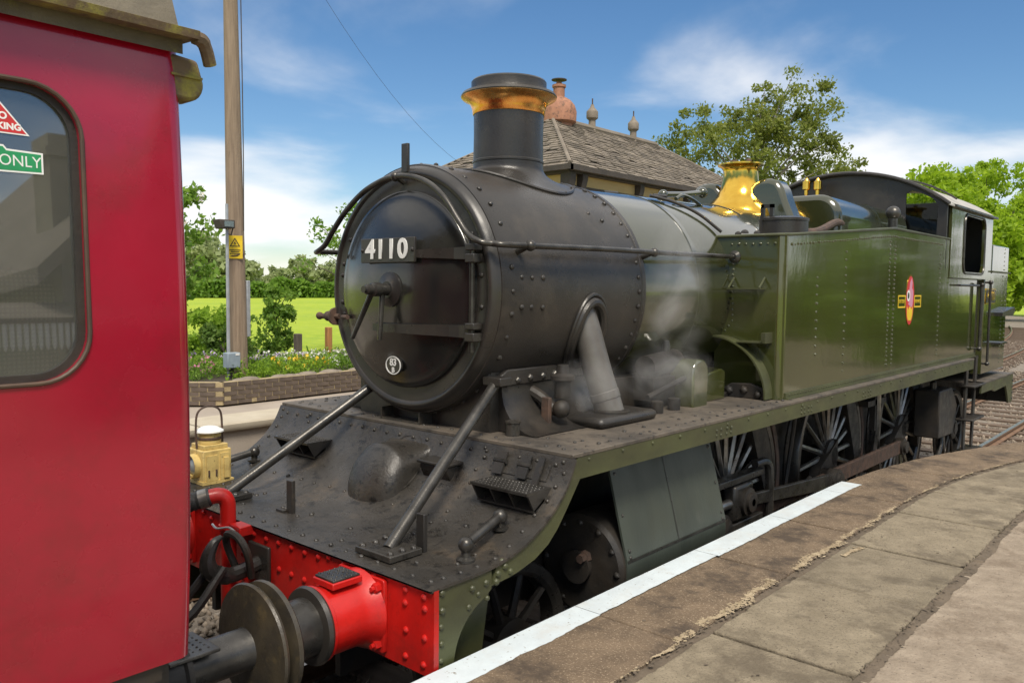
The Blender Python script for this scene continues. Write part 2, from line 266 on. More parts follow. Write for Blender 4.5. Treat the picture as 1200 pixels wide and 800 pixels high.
def finish(me, mat, angle=35):
    if mat: me.materials.append(MATS[mat] if isinstance(mat, str) else mat)
    me.update()
    if angle:
        me.polygons.foreach_set('use_smooth', [True]*len(me.polygons)); me.set_sharp_from_angle(angle=R_(angle))
WL = {}
def link(o, parent=None, loc=(0, 0, 0)):
    COL.objects.link(o)
    if parent is not None: o.parent = parent; o.location = Vector(loc)-WL[parent.name]
    else: o.location = loc
    WL[o.name] = Vector(loc); return o
def obj(name, mb, mat, parent=None, loc=(0, 0, 0), bevel=0, angle=35, kind=None, label=None):
    me = mb if isinstance(mb, bpy.types.Mesh) else mb.mesh(name, mat, angle)
    o = link(bpy.data.objects.new(name, me), parent, loc)
    if bevel:
        b = o.modifiers.new('bevel', 'BEVEL'); b.width = bevel; b.segments = 2; b.limit_method = 'ANGLE'; b.angle_limit = R_(40); b.harden_normals = False
    if kind: o['kind'] = kind
    if label: o['label'] = label
    return o
def tag(o, label, cat=None, group=None, kind=None):
    o['label'] = label
    if cat: o['category'] = cat
    if group: o['group'] = group
    if kind: o['kind'] = kind
    return o
def thing(name, loc, label, cat, group=None):
    o = bpy.data.objects.new(name, None); o.empty_display_size = 0.2; link(o, None, loc); return tag(o, label, cat, group)
def struct(name, mb, mat, label, parent=None, **k):
    o = obj(name, mb, mat, parent, **k); o['kind'] = 'structure'; o['label'] = label; return o
def rivets(name, pts, nrm, r, mat, parent, n=7):
    """small rivet heads of one plate; nrm one normal or a list"""
    mb = MB()
    for i, p in enumerate(pts): mb.dome([c_+rng.normal()*0.12*r for c_ in p], nrm[i] if isinstance(nrm, list) else nrm, r*(0.88+0.26*rng.random()), n)
    return obj(name, mb, mat, parent, kind='stuff')
def arc(cx, cy, r, a0, a1, n):
    return [(cx+r*math.cos(R_(a0+(a1-a0)*i/n)), cy+r*math.sin(R_(a0+(a1-a0)*i/n))) for i in range(n+1)]
def rrect(x0, x1, y0, y1, r, n=5):
    return arc(x1-r, y1-r, r, 0, 90, n)+arc(x0+r, y1-r, r, 90, 180, n)+arc(x0+r, y0+r, r, 180, 270, n)+arc(x1-r, y0+r, r, 270, 360, n)
def spline(pts, n=8):
    P = [Vector(p) for p in pts]; P = [P[0]*2-P[1]]+P+[P[-1]*2-P[-2]]; out = []
    for i in range(1, len(P)-2):
        for k in range(n):
            t = k/n; a, b, c, d = P[i-1], P[i], P[i+1], P[i+2]
            out.append(0.5*((2*b)+(c-a)*t+(2*a-5*b+4*c-d)*t*t+(3*b-a-3*c+d)*t**3))
    return out+[P[-2]]
def text(name, s, size, mat, parent, o, ux, uy, depth=0.004, align='CENTER', sx=1.0, bold=0.0):
    """flat lettering, built in the plane of ux, uy with its centre line at o"""
    cu = bpy.data.curves.new(name, 'FONT'); cu.body = s; cu.size = size; cu.extrude = depth/2; cu.align_x = align; cu.align_y = 'CENTER'; cu.offset = bold; cu.resolution_u = 4
    to = bpy.data.objects.new('text_tmp', cu); COL.objects.link(to); dg = bpy.context.evaluated_depsgraph_get(); dg.update()
    me = bpy.data.meshes.new_from_object(to.evaluated_get(dg)); bpy.data.objects.remove(to)
    ux = Vector(ux).normalized(); uy = Vector(uy).normalized(); nz = ux.cross(uy); O = Vector(o)
    for v in me.vertices: v.co = O+ux*v.co.x*sx+uy*v.co.y+nz*v.co.z
    me.materials.clear(); finish(me, mat, 0); me.name = name
    return obj(name, me, mat, parent)

def hole_plate(outer, hole):
    """faces of a planar ring between two loops with the same number of points"""
    n = len(outer); return [(i, (i+1) % n, n+(i+1) % n, n+i) for i in range(n)]
def resample(poly, angs, c):
    """radial sampling of a polygon about c at given angles"""
    out = []; m = len(poly)
    for a in angs:
        dx, dy = math.cos(a), math.sin(a); best = None
        for i in range(m):
            (x1, y1), (x2, y2) = poly[i], poly[(i+1) % m]; ex, ey = x2-x1, y2-y1; den_ = dx*ey-dy*ex
            if abs(den_) < 1e-9: continue
            t = ((x1-c[0])*ey-(y1-c[1])*ex)/den_; q = ((x1-c[0])*dy-(y1-c[1])*dx)/den_
            if t > 0 and -1e-6 <= q <= 1+1e-6 and (best is None or t < best): best = t
        out.append((c[0]+dx*best, c[1]+dy*best))
    return out
def framed(outer, hole, axis, a, b, n=72):
    """a plate with one opening, thickness a..b along axis"""
    c = (sum(p[0] for p in hole)/len(hole), sum(p[1] for p in hole)/len(hole))
    angs = sorted({round(math.atan2(p[1]-c[1], p[0]-c[0]), 5) for p in outer+hole}|{round(-math.pi+2*math.pi*i/n, 5) for i in range(n)})
    O = resample(outer, angs, c); H = resample(hole, angs, c); m = len(angs)
    f3 = {'x': lambda p, t: (t, p[0], p[1]), 'y': lambda p, t: (p[0], t, p[1]), 'z': lambda p, t: (p[0], p[1], t)}[axis]
    vs = [f3(p, a) for p in O]+[f3(p, a) for p in H]+[f3(p, b) for p in O]+[f3(p, b) for p in H]
    fs = []
    for i in range(m):
        j = (i+1) % m
        fs += [(i, m+i, m+j, j), (2*m+i, 2*m+j, 3*m+j, 3*m+i), (i, j, 2*m+j, 2*m+i), (m+j, m+i, 3*m+i, 3*m+j)]
    if (axis == 'y') ^ (b < a): fs = [f[::-1] for f in fs]
    return MB().add(vs, fs)

# ------------------------------------------------------------------ vegetation helpers
def leaf_mesh(name, P, size, mat, aspect=0.55, flat=0.0, jit=0.35):
    n = len(P); u = rng.normal(size=(n, 3)); u[:, 2] *= (1-flat); u /= np.linalg.norm(u, axis=1)[:, None]
    w = rng.normal(size=(n, 3)); w -= u*(u*w).sum(1)[:, None]; w /= np.linalg.norm(w, axis=1)[:, None]
    s = size*(1+jit*rng.normal(size=n)).clip(0.4, 1.8)
    a = u*s[:, None]; b = w*(s*aspect)[:, None]; c = np.cross(u, w)*(s*0.18)[:, None]
    V = np.empty((n, 4, 3)); V[:, 0] = P-a; V[:, 1] = P+b+c; V[:, 2] = P+a; V[:, 3] = P-b+c
    me = bpy.data.meshes.new(name); me.vertices.add(4*n); me.vertices.foreach_set('co', V.reshape(-1))
    me.loops.add(4*n); me.loops.foreach_set('vertex_index', np.arange(4*n, dtype=np.int32))
    me.polygons.add(n); me.polygons.foreach_set('loop_start', np.arange(0, 4*n, 4, dtype=np.int32))
    me.update(calc_edges=True); me.materials.append(MATS[mat]); return me
def blob_points(ells, nclus, nleaf, spread, shell=0.55):
    wts = np.array([e[1][0]*e[1][1]*e[1][2] for e in ells])**(2/3); wts = wts/wts.sum()
    k = rng.choice(len(ells), nclus, p=wts); d = rng.normal(size=(nclus, 3)); d /= np.linalg.norm(d, axis=1)[:, None]
    r = shell+(1-shell)*rng.random(nclus)**0.6
    C = np.array([ells[i][0] for i in k])+d*r[:, None]*np.array([ells[i][1] for i in k])
    rad = spread*(0.55+0.9*rng.random(nclus)); j = rng.integers(0, nclus, nleaf)
    q = rng.normal(size=(nleaf, 3)); q /= np.linalg.norm(q, axis=1)[:, None]; q *= (rng.random(nleaf)**0.45)[:, None]*np.array([1, 1, 0.75])
    return C, C[j]+q*rad[j][:, None]
def tree(name, base, trunk_h, ells, nclus, nleaf, lsize, spread, lmat, bark, label, cat='tree', group=None, r=0.16, nbr=14, shell=0.55, parts=('trunk', 'crown'), flowers=None):
    t = thing(name, base, label, cat, group); b = Vector(base)
    ells = [((b.x+c[0], b.y+c[1], b.z+c[2]), e) for c, e in ells]
    C, P = blob_points(ells, nclus, nleaf, spread, shell)
    mb = MB(); top = Vector(np.mean([e[0] for e in ells], axis=0)); top = b.lerp(top, 0.9)
    st = b+Vector((0, 0, -0.15)); mid = b.lerp(top, 0.5)+Vector((rng.normal()*r, rng.normal()*r, 0))
    tp = spline([st, mid, top], 6); mb.tube(tp, [r*(1-0.8*i/(len(tp)-1)) for i in range(len(tp))], 8)
    for i in rng.choice(nclus, min(nbr, nclus), replace=False):
        c = Vector(C[i]); f = min(0.95, max(0.2, (c.z-b.z)/(top.z-b.z)*0.65)); s0 = tp[int(f*(len(tp)-1))]
        m_ = s0.lerp(c, 0.5)+Vector((0, 0, 0.12*(c-s0).length)); sp = spline([s0, m_, c], 4)
        mb.tube(sp, [max(0.008, r*0.4*(1-0.85*q/(len(sp)-1))) for q in range(len(sp))], 5)
    obj(parts[0], mb, bark, t); cr = obj(parts[1], leaf_mesh(parts[1], P, lsize, lmat), None, t)
    if flowers:
        fm, nf, fs = flowers; k = rng.choice(nclus, nf); Q = C[k]+rng.normal(size=(nf, 3))*spread*0.35
        F = np.repeat(Q, 26, axis=0)+rng.normal(size=(nf*26, 3))*fs*np.array([1, 1, 0.5]); obj('blossom', leaf_mesh('blossom', F, fs*0.4, fm), None, t)
    return t

# ------------------------------------------------------------------ ground, track, platforms
def off(y): return -0.0024*max(0.0, y-24)**2
def gz(x, y):
    e = -9.3+off(y)
    if x < e-1.2: return 0.6+0.25*math.sin(x*0.02+1)*math.sin(y*0.017)+(0.012*(-x-40) if x < -40 else 0)*0.25
    if x < e+1.6: return -0.26+0.86*(e+1.6-x)/2.8
    return -0.26
xs = [-900, -500, -300, -200, -140, -100, -80, -60, -50, -40, -34, -28, -24, -20, -18, -16, -15, -14, -13, -12, -11, -10.5, -10, -9, -8.5, -8, -7.5, -7, -6, -4, 0, 5, 12, 30, 80, 200, 600]
ys = [-600, -200, -80, -40, -20, -10, 0, 6, 12, 18, 24, 30, 36, 42, 48, 54, 60, 66, 72, 80, 90, 105, 125, 150, 200, 300, 500, 900]
mb = MB(); mb.add([(x, y, gz(x, y)) for x in xs for y in ys], [(i*len(ys)+j, (i+1)*len(ys)+j, (i+1)*len(ys)+j+1, i*len(ys)+j+1) for i in range(len(xs)-1) for j in range(len(ys)-1)])
struct('field', mb, 'field', 'flat bright green field spreading to the horizon')
mb = MB(); yy = [-40+2*i for i in range(95)]
xo = [-5.3, -4.4, -3.4, -2.4, -1.7, -0.9, 0, 0.9, 1.6]
zo = [-0.2, -0.17, -0.16, -0.17, -0.21, -0.17, -0.16, -0.17, -0.2]
mb.add([(x+off(y), y, z) for y in yy for x, z in zip(xo, zo)], [(j*9+i, j*9+i+1, (j+1)*9+i+1, (j+1)*9+i) for j in range(len(yy)-1) for i in range(8)])
struct('ballast_bed', mb, 'ballast', 'brown stone ballast bed under the two tracks')
def stones(n, x0, x1, y0, y1, s):
    k = n; P = np.stack([rng.uniform(x0, x1, k), rng.uniform(y0, y1, k), np.full(k, -0.178)+rng.random(k)*0.02], 1)
    P[:, 0] += np.array([off(y) for y in P[:, 1]])
    base = np.array([(1, 0, 0), (0, 1, 0), (-1, 0, 0), (0, -1, 0), (0, 0, 1), (0, 0, -1)], float)
    sc = s*(0.6+0.7*rng.random((k, 1, 3))); V = (base[None]+rng.normal(size=(k, 6, 3))*0.22)*sc
    a = rng.random(k)*6.28; ca, sa = np.cos(a), np.sin(a); X = V[:, :, 0]*ca[:, None]-V[:, :, 1]*sa[:, None]; Y = V[:, :, 0]*sa[:, None]+V[:, :, 1]*ca[:, None]
    V[:, :, 0] = X; V[:, :, 1] = Y; V += P[:, None]; return V.reshape(-1, 3)
V = np.concatenate([stones(5200, -3.8, 1.0, -2.2, 3.2, 0.035), stones(6000, -2.4, 1.5, 11.5, 30, 0.038), stones(3500, -5.2, -2, 24, 50, 0.05)])
me = bpy.data.meshes.new('ballast_stones'); k = len(V)//6; T = np.array([(0, 1, 4), (1, 2, 4), (2, 3, 4), (3, 0, 4), (1, 0, 5), (2, 1, 5), (3, 2, 5), (0, 3, 5)])
F = (T[None]+6*np.arange(k)[:, None, None]).reshape(-1); me.vertices.add(len(V)); me.vertices.foreach_set('co', V.reshape(-1))
me.loops.add(len(F)); me.loops.foreach_set('vertex_index', F.astype(np.int32)); me.polygons.add(len(F)//3); me.polygons.foreach_set('loop_start', np.arange(0, len(F), 3, dtype=np.int32)); me.update(calc_edges=True)
me.materials.append(MATS['stone']); o = obj('ballast_stones', me, None); tag(o, 'loose brown ballast stones between the rails', kind='stuff')
slp = MB().box(-1.3, 1.3, -0.125, 0.125, -0.2, -0.125).mesh('sleeper', 'sleeper')
chair = MB().box(-0.09, 0.09, -0.14, 0.14, -0.125, -0.07).mesh('rail_chair', 'rail')
for cxx, y0, y1, lab in ((0.0, -14, 60, 'track the locomotive stands on, rusty bullhead rails on timber sleepers'), (-3.42, -14, 70, 'second track beside the far platform')):
    tr = bpy.data.objects.new('railway_track', None); link(tr, None, (cxx, 0, -0.2)); tag(tr, lab, kind='structure')
    y = y0
    while y < y1:
        s_ = obj('sleeper', slp, None, tr, (cxx+off(y), y, rng.normal()*0.004))
        y += 0.76
    for sgn in (-1, 1):
        mb = MB(); mt = MB(); yl = [y0+1.5*i for i in range(int((y1-y0)/1.5)+1)]
        prof = [(-0.065, -0.12), (0.065, -0.12), (0.065, -0.10), (0.012, -0.08), (0.012, -0.045), (0.034, -0.035), (0.034, -0.006), (-0.034, -0.006), (-0.034, -0.035), (-0.012, -0.045), (-0.012, -0.08), (-0.065, -0.10)]
        n = len(prof); xc = [cxx+sgn*0.7525+off(y) for y in yl]
        mb.add([(xc[i]+p[0], yl[i], p[1]) for i in range(len(yl)) for p in prof], [(i*n+q, i*n+(q+1) % n, (i+1)*n+(q+1) % n, (i+1)*n+q) for i in range(len(yl)-1) for q in range(n)])
        rl = obj('rail', mb, 'rail', tr)
        mt.add([(xc[i]+d, yl[i], 0.0-abs(d)*0.06) for i in range(len(yl)) for d in (-0.033, 0.033)], [(2*i, 2*i+1, 2*i+3, 2*i+2) for i in range(len(yl)-1)])
        obj('rail_head', mt, 'rail_top', rl)

# near platform
PZ = 0.90
def edge(y): return 1.358+0.055*max(0.0, y-4.35)**2
py = [-14, -8, -4, -2]+[0.5*i for i in range(-3, 24)]
mb = MB(); n = len(py)
mb.add([(edge(y)+0.05, y, -0.2) for y in py]+[(edge(y)+0.05, y, 0.855) for y in py]+[(12, y, 0.855) for y in py], [(i+1, i, n+i, n+i+1) for i in range(n-1)]+[(n+i+1, n+i, 2*n+i, 2*n+i+1) for i in range(n-1)])
plat = struct('platform', mb, 'cottage_stone', 'curved station platform of stone slabs and worn brown tarmac')
def slab(y0, y1, a, b, mat, name, g=0.008, z1=PZ, z0=0.855, dz=0.0, tilt=0.0):
    k = 24; yl = [y0+g+(y1-y0-2*g)*i/k for i in range(k+1)]
    jit = lambda: rng.normal()*0.0035
    poly = [(edge(y)+a+g+jit(), y) for y in yl]+[(edge(y)+b-g+jit(), y) for y in yl[::-1]]
    m_ = MB().prism(poly, 'z', z0, z1+dz)
    m_.v = [(x, y, z+(tilt*(x-1.9) if z > 0.88 else 0)) for x, y, z in m_.v]
    return obj(name, m_, mat, plat, bevel=0.008)
for i, (a, b) in enumerate(zip([-14, -11.5, -9, -6.6, -4.2, -1.72, -0.28, 0.97, 2.2, 3.28, 4.32, 5.6, 6.8, 8.0, 9.2], [-11.5, -9, -6.6, -4.2, -1.72, -0.28, 0.97, 2.2, 3.28, 4.32, 5.6, 6.8, 8.0, 9.2, 10.4])):
    slab(a, b, 0.0, 0.605, 'slab', 'edge_slab', dz=rng.normal()*0.003)
ry = [-14, -10, -6, -3.8, -1.9, -0.85, 0.2, 1.18, 2.2, 3.05, 4.05, 4.9, 5.8, 6.7, 7.6, 8.6, 9.6, 10.5]
for a, b in zip(ry[:-1], ry[1:]): slab(a, b, 0.645, 1.325, 'slab_pale', 'paving_slab', dz=rng.normal()*0.003-0.002)
# joint filling between the two slab rows, broken mortar on it, tarmac seam and tarmac
def strip(name, a, b, z, mat, ja=0.0, jb=0.0, y0=-14, y1=11, step=0.06, bump=0.0, **k):
    yl = []; y = y0
    while y < y1: yl.append(y); y += step if -1 < y < 9 else 0.6
    yl.append(y1)
    pa = 0; pb = 0; vs = []
    for y in yl:
        pa = 0.88*pa+rng.normal()*ja; pb = 0.88*pb+rng.normal()*jb; h = z+rng.normal()*bump; tw = 1.0; tw = max(0.08, tw)
        mc = (a+b)/2; vs += [(edge(y)+mc+(a-mc+pa)*tw, y, h), (edge(y)+mc+(pa+pb)*0.3*tw, y, h+abs(rng.normal())*bump), (edge(y)+mc+(b-mc+pb)*tw, y, h)]
    m_ = MB().add(vs, [f for i in range(len(yl)-1) for f in ((3*i, 3*i+1, 3*i+4, 3*i+3), (3*i+1, 3*i+2, 3*i+5, 3*i+4))])
    return obj(name, m_, mat, plat, **k)
strip('joint_filling', 0.59, 0.66, 0.884, 'tar_seam', bump=0.002)
strip('tarmac_seam', 1.315, 1.372, 0.889, 'tar_seam', 0.002, 0.0035, step=0.02, bump=0.002)
strip('tarmac', 1.345, 8.0, 0.886, 'tarmac', 0.002, 0.0, step=0.1)
def crumbs(name, segs, mat):
    Vs = []
    for y0, y1, c0, wd, n_ in segs:
        n_ = int(n_*1.8)
        y = rng.uniform(y0, y1, n_); cl_ = 0.012*np.sin(y*9.1)+0.008*np.sin(y*23.7)
        x = np.array([edge(q) for q in y])+c0+cl_+rng.normal(size=n_)*wd*(0.35+0.65*np.abs(np.sin(y*6.3+1)))
        sz = 0.0025+0.007*rng.random(n_)**2.2; x = x-0.004; base = np.array([(1, 0, 0), (0, 1, 0), (-1, 0, 0), (0, -1, 0), (0, 0, 1), (0, 0, -1)], float)
        q = (base[None]+rng.normal(size=(n_, 6, 3))*0.3)*sz[:, None, None]*np.array([1, 1.5, 0.22]); Vs.append((q+np.stack([x, y, np.full(n_, 0.9008)], 1)[:, None]).reshape(-1, 3))
    Vv = np.concatenate(Vs); T_ = ((0, 1, 4), (1, 2, 4), (2, 3, 4), (3, 0, 4), (1, 0, 5), (2, 1, 5), (3, 2, 5), (0, 3, 5))
    me_ = bpy.data.meshes.new(name); me_.from_pydata(Vv.tolist(), [], [tuple(6*k_+i for i in f) for k_ in range(len(Vv)//6) for f in T_]); finish(me_, mat, 0); return obj(name, me_, mat, plat, kind='stuff')
crumbs('broken_mortar', ((-1.2, 0.2, 0.592, 0.016, 420), (0.2, 1.12, 0.590, 0.013, 420), (1.2, 2.05, 0.590, 0.018, 520), (2.3, 3.05, 0.592, 0.018, 460), (3.1, 4.2, 0.592, 0.012, 420), (4.4, 5.4, 0.594, 0.010, 260), (5.5, 6.8, 0.594, 0.009, 240), (2.75, 3.0, 0.72, 0.014, 130)), 'mortar')
crumbs('grit', ((-1, 8.5, 0.622, 0.012, 600), (-1, 8.5, 1.335, 0.018, 420), (-1, 8.5, 0.9, 0.4, 160)), 'tar_seam')
wl = strip('white_edge_line', -0.004, 0.158, 0.9055, 'white_line', 0.0006, 0.0016, -14, -4.25, 0.03)
for ya, yb in ((-4.248, -1.722), (-1.718, -0.282), (-0.278, 0.968), (0.972, 2.198), (2.202, 3.278), (3.282, 4.318), (4.322, 4.72)):
    tw_ = strip('white_edge_line', -0.004, 0.158+rng.normal()*0.004, 0.9055, 'white_line', 0.0006, 0.0016, ya, yb, 0.02)
yl = [-14, -6, -2, 0, 2, 4, 4.7]; m_ = MB().add([(edge(y)-0.006, y, z) for y in yl for z in (0.865, 0.9055)], [(2*i+2, 2*i, 2*i+1, 2*i+3) for i in range(len(yl)-1)])
obj('edge_face', m_, 'white_line', wl)
# concrete slope off the end of the platform
struct('platform_ramp', MB().prism([(1.9, 9.0), (7, 9.0), (7, 15.5), (1.55, 15.5), (1.45, 12.0)], 'z', -0.25, 0.06), 'concrete', 'pale concrete strip beside the rails beyond the platform edge')

struct('yard', MB().add([(1.62, 9.0, -0.1), (40, 9.0, -0.1), (40, 90, -0.1), (1.62, 40, -0.1)], [(0, 1, 2, 3)]), 'tar_seam', 'brown gravel yard beyond the end of the near platform')  # dark ground added out of view to tone down the tank reflections
# far platform
FX = -4.95
fp = struct('far_platform', MB().box(-13.5, FX-0.08, -30, 24, -0.25, 0.84), 'far_platform', 'far station platform with pale stone coping across the tracks')
struct('far_platform_surface', MB().add([(-13.5, -30, 0.876), (FX-0.62, -30, 0.876), (FX-0.62, 24, 0.876), (-13.5, 24, 0.876)], [(0, 1, 2, 3)]), 'far_platform', 'brown tarmac of the far platform', fp)
del fp.children[0]['kind']
cop = MB().prism([(FX-0.63, 0.80), (FX-0.02, 0.80), (FX+0.0, 0.83), (FX+0.0, 0.88), (FX-0.02, 0.90), (FX-0.63, 0.90)], 'y', -0.745, 0.745).mesh('coping_slab', 'coping')
for i in range(32): obj('coping_slab', cop, None, fp, (rng.normal()*0.004, -24+1.5*i, rng.normal()*0.003))
BR = MB().box(-0.05, 0.05, -0.108, 0.108, -0.032, 0.032).mesh('brick', 'dark_brick')
fm = obj('face_mortar', MB().box(FX-0.3, FX-0.088, -30, 23.99, -0.249, 0.80), 'wall_mortar', fp)
for j in range(9):
    for i in range(30):
        obj('brick', BR, None, fp, (FX-0.135+rng.normal()*0.003, 0.2+i*0.227+(0.113 if j % 2 else 0), 0.755-j*0.075))
obj('far_brickwork', MB().box(FX-0.2, FX-0.082, -30, 0.08, -0.2, 0.79).box(FX-0.2, FX-0.082, 7.1, 23.98, -0.2, 0.79), 'dark_brick', fp)

# garden wall of brown brick on the far platform
gw = thing('garden_wall', (-6.3, 3.28, 0.9), 'low brown brick garden wall with pale joints on the far platform', 'wall')
BB = MB().box(-0.05, 0.05, -0.1032, 0.1032, -0.0263, 0.0263).mesh('brick', 'brick')
def brick_run(p, q, courses, cap):
    p, q = Vector(p), Vector(q); d = (q-p); Ln = d.length; d.normalize(); ang = math.atan2(-d.x, d.y); nx = Vector((d.y, -d.x))
    m_ = MB(); c = (p+q)/2-nx*0.071; m_.cbox((c.x, c.y, 0.9+courses*0.031), (0.115, Ln, courses*0.062-0.004), Matrix.Rotation(ang, 3, 'Z')); obj('wall_core', m_, 'wall_mortar', gw)
    for j in range(courses):
        s_ = 0.11+(0.11 if j % 2 else 0.0)
        while s_ < Ln-0.05:
            c = p+d*s_-nx*(0.055+rng.normal()*0.003); o_ = obj('brick', BB, None, gw, (c.x, c.y, 0.931+j*0.062)); o_.rotation_euler = (0, 0, ang+rng.normal()*0.008); s_ += 0.22
brick_run((-7.6, 1.95), (-6.3, 3.26), 5, False)
brick_run((-6.3, 3.28), (-6.52, 8.4), 5, False)
gbed = struct('garden_bed', MB().prism([(-6.42, 3.2), (-6.64, 8.4), (-9.8, 8.4), (-9.8, -1), (-10.4, -1), (-7.7, 2.0)], 'z', 0.7, 1.17), 'soil', 'raised garden bed of dark soil behind the brick wall')
wc = MB()
for i in range(26):
    t = rng.random(); p = Vector((-6.36-0.2*t, 3.2+4.8*t, 1.2)) if i > 7 else Vector((-7.5+1.1*rng.random(), 0, 1.2)); 
    if i <= 7: p.y = p.x+9.58-0.02
    sc_ = 0.05+0.06*rng.random(); k0 = len(wc.v); wc.ball((0, 0, 0), 1, 8)
    for q in range(k0, len(wc.v)): a, b_, c_ = wc.v[q]; wc.v[q] = (p.x-0.06+a*sc_, p.y+b_*sc_*1.6, p.z+c_*sc_*0.45)
tag(obj('edging_stones', wc, 'vent_stone'), 'pale stones lying along the top of the brick garden wall', kind='stuff')

# ------------------------------------------------------------------ station building across the tracks
sb = thing('station_building', (-9.5, 14, 0.9), 'cream station building with hipped stone-slate roof across the tracks', 'building')
E0, E1, Y0, Y1, EZ, RZ, RX = -7.0, -12.0, 11.69, 21.6, 5.16, 6.78, -9.5
obj('wall', MB().box(-11.7, -7.2, 11.95, 21.3, 0.88, 5.0), 'cream_wall', sb)
obj('frieze', MB().box(-11.74, -7.16, 11.91, 21.34, 4.70, 4.76), 'timber_dark', sb)
rf = obj('roof', MB().add([(E0, Y0, EZ), (E1, Y0, EZ), (E1, Y1, EZ), (E0, Y1, EZ), (RX, Y0+2.5, RZ), (RX, Y1-2.5, RZ)], [(0, 3, 5, 4), (1, 0, 4), (2, 1, 4, 5), (3, 2, 5), (0, 1, 2, 3)]), 'slate_dark', sb, angle=0)
# courses of stone slates on the two faces in sight: joined, far smaller than ten pixels each
sl_ = MB(); nrow = 22
for face in ('side', 'end', 'back'):
    for j in range(nrow):
        t0, t1 = j/nrow, (j+1.25)/nrow
        wid = {'side': Y1-Y0, 'back': Y1-Y0, 'end': 5.0}[face]
        s_ = -rng.random()*0.3
        while s_ < wid:
            w_ = 0.24+0.14*rng.random(); a, b_ = max(0, s_), min(wid, s_+w_); s_ += w_
            a = max(a, 2.5*t0); b_ = min(b_, wid-2.5*t0)
            if b_-a < 0.03 or rng.random() < 0.022: continue
            def P(u, t, lift, fc=face):
                z = EZ+(RZ-EZ)*min(t, 1)+lift
                if fc == 'side': return (E0+(RX-E0)*min(t, 1)+0.4*lift, Y0+u, z)
                if fc == 'back': return (E1+(RX-E1)*min(t, 1)-0.4*lift, Y0+u, z)
                return (E0-u, Y0+2.5*min(t, 1)-0.4*lift, z)
            l0 = 0.035+0.018*rng.random(); l1 = 0.012
            vs_ = [P(a, t0-0.02, l0), P(b_-0.012, t0-0.02, l0), P(b_-0.012, t1, l1), P(a, t1, l1), P(a, t0-0.02, l0-0.025), P(b_-0.012, t0-0.02, l0-0.025)]
            sl_.add(vs_, [(0, 1, 2, 3), (4, 5, 1, 0)] if face != 'back' else [(3, 2, 1, 0), (0, 1, 5, 4)])
obj('stone_slates', sl_, 'slate', rf, angle=0, kind='stuff')
hp = MB(); hp.tube([(RX, Y0+2.5, RZ+0.03), (RX, Y1-2.5, RZ+0.03)], 0.10, 8); obj('ridge_tiles', hp, 'slate', rf)
for a, b_ in (((E0, Y0, EZ+0.03), (RX, Y0+2.5, RZ+0.03)), ((E1, Y0, EZ+0.03), (RX, Y0+2.5, RZ+0.03)), ((E0, Y1, EZ+0.03), (RX, Y1-2.5, RZ+0.03))):
    obj('hip_tiles', MB().tube([a, b_], 0.05, 8), 'slate', rf)
obj('gutter', MB().box(E0-0.02, E0+0.10, Y0-0.1, Y1+0.1, EZ-0.12, EZ-0.01).box(E1-0.1, E0+0.10, Y0-0.12, Y0, EZ-0.12, EZ-0.013), 'timber_dark', sb)
obj('soffit', MB().box(E1+0.02, E0-0.04, Y0+0.02, Y1-0.02, EZ-0.16, EZ-0.03), 'timber_dark', sb)
for yb in (12.3, 14.6, 16.9, 19.2, 21.0):
    obj('eaves_bracket', MB().prism([(-7.2, 4.5), (-7.14, 4.5), (-7.03, 4.9), (-7.03, 5.0), (-7.2, 5.0)], 'y', yb-0.09, yb+0.09), 'timber_dark', sb)
obj('corner_bracket', MB().prism([(-7.3, 4.3), (-7.18, 4.3), (-7.03, 4.85), (-7.03, 5.0), (-7.3, 5.0)], 'y', 11.75, 11.95), 'timber_dark', sb)
for yw in (13.4, 15.7, 18.0):
    w_ = obj('window', framed([(yw-0.6, 2.0), (yw+0.6, 2.0), (yw+0.6, 3.9), (yw-0.6, 3.9)], [(yw-0.5, 2.1), (yw+0.5, 2.1), (yw+0.5, 3.8), (yw-0.5, 3.8)], 'x', -7.2, -7.12), 'white', sb)
    obj('pane', MB().box(-7.19, -7.17, yw-0.5, yw+0.5, 2.1, 3.8), 'glass', w_)
cst = obj('chimney', MB().lathe([(0.36, 0), (0.36, 0.18), (0.46, 0.24), (0.47, 0.5), (0.42, 0.66), (0.30, 0.80), (0.20, 0.86)], (-9.6, 14.55, 6.55), (0, 0, 1), 20), 'terracotta', sb)
obj('chimney_pot', MB().lathe([(0.15, 0), (0.15, 0.3), (0.18, 0.32), (0.18, 0.38), (0.10, 0.39), (0.06, 0.46)], (-9.6, 14.55, 7.36), (0, 0, 1), 16), 'terracotta', cst)
obj('cowl', MB().lathe([(0.20, 0.0), (0.20, 0.02), (0.02, 0.06)], (-9.6, 14.55, 7.86), (0, 0, 1), 14), 'timber_dark', cst)
for yv in (15.88, 17.89):
    v_ = obj('ridge_ventilator', MB().lathe([(0.13, 0), (0.10, 0.06), (0.095, 0.38), (0.155, 0.43), (0.16, 0.45), (0.16, 0.60), (0.15, 0.62), (0.06, 0.72), (0.04, 0.80)], (-9.5, yv, 6.66), (0, 0, 1), 12), 'vent_stone', sb)
    obj('finial', MB().tube([(-9.5, yv, 7.42), (-9.5, yv, 7.62)], 0.018, 6), 'rust_brown', v_)

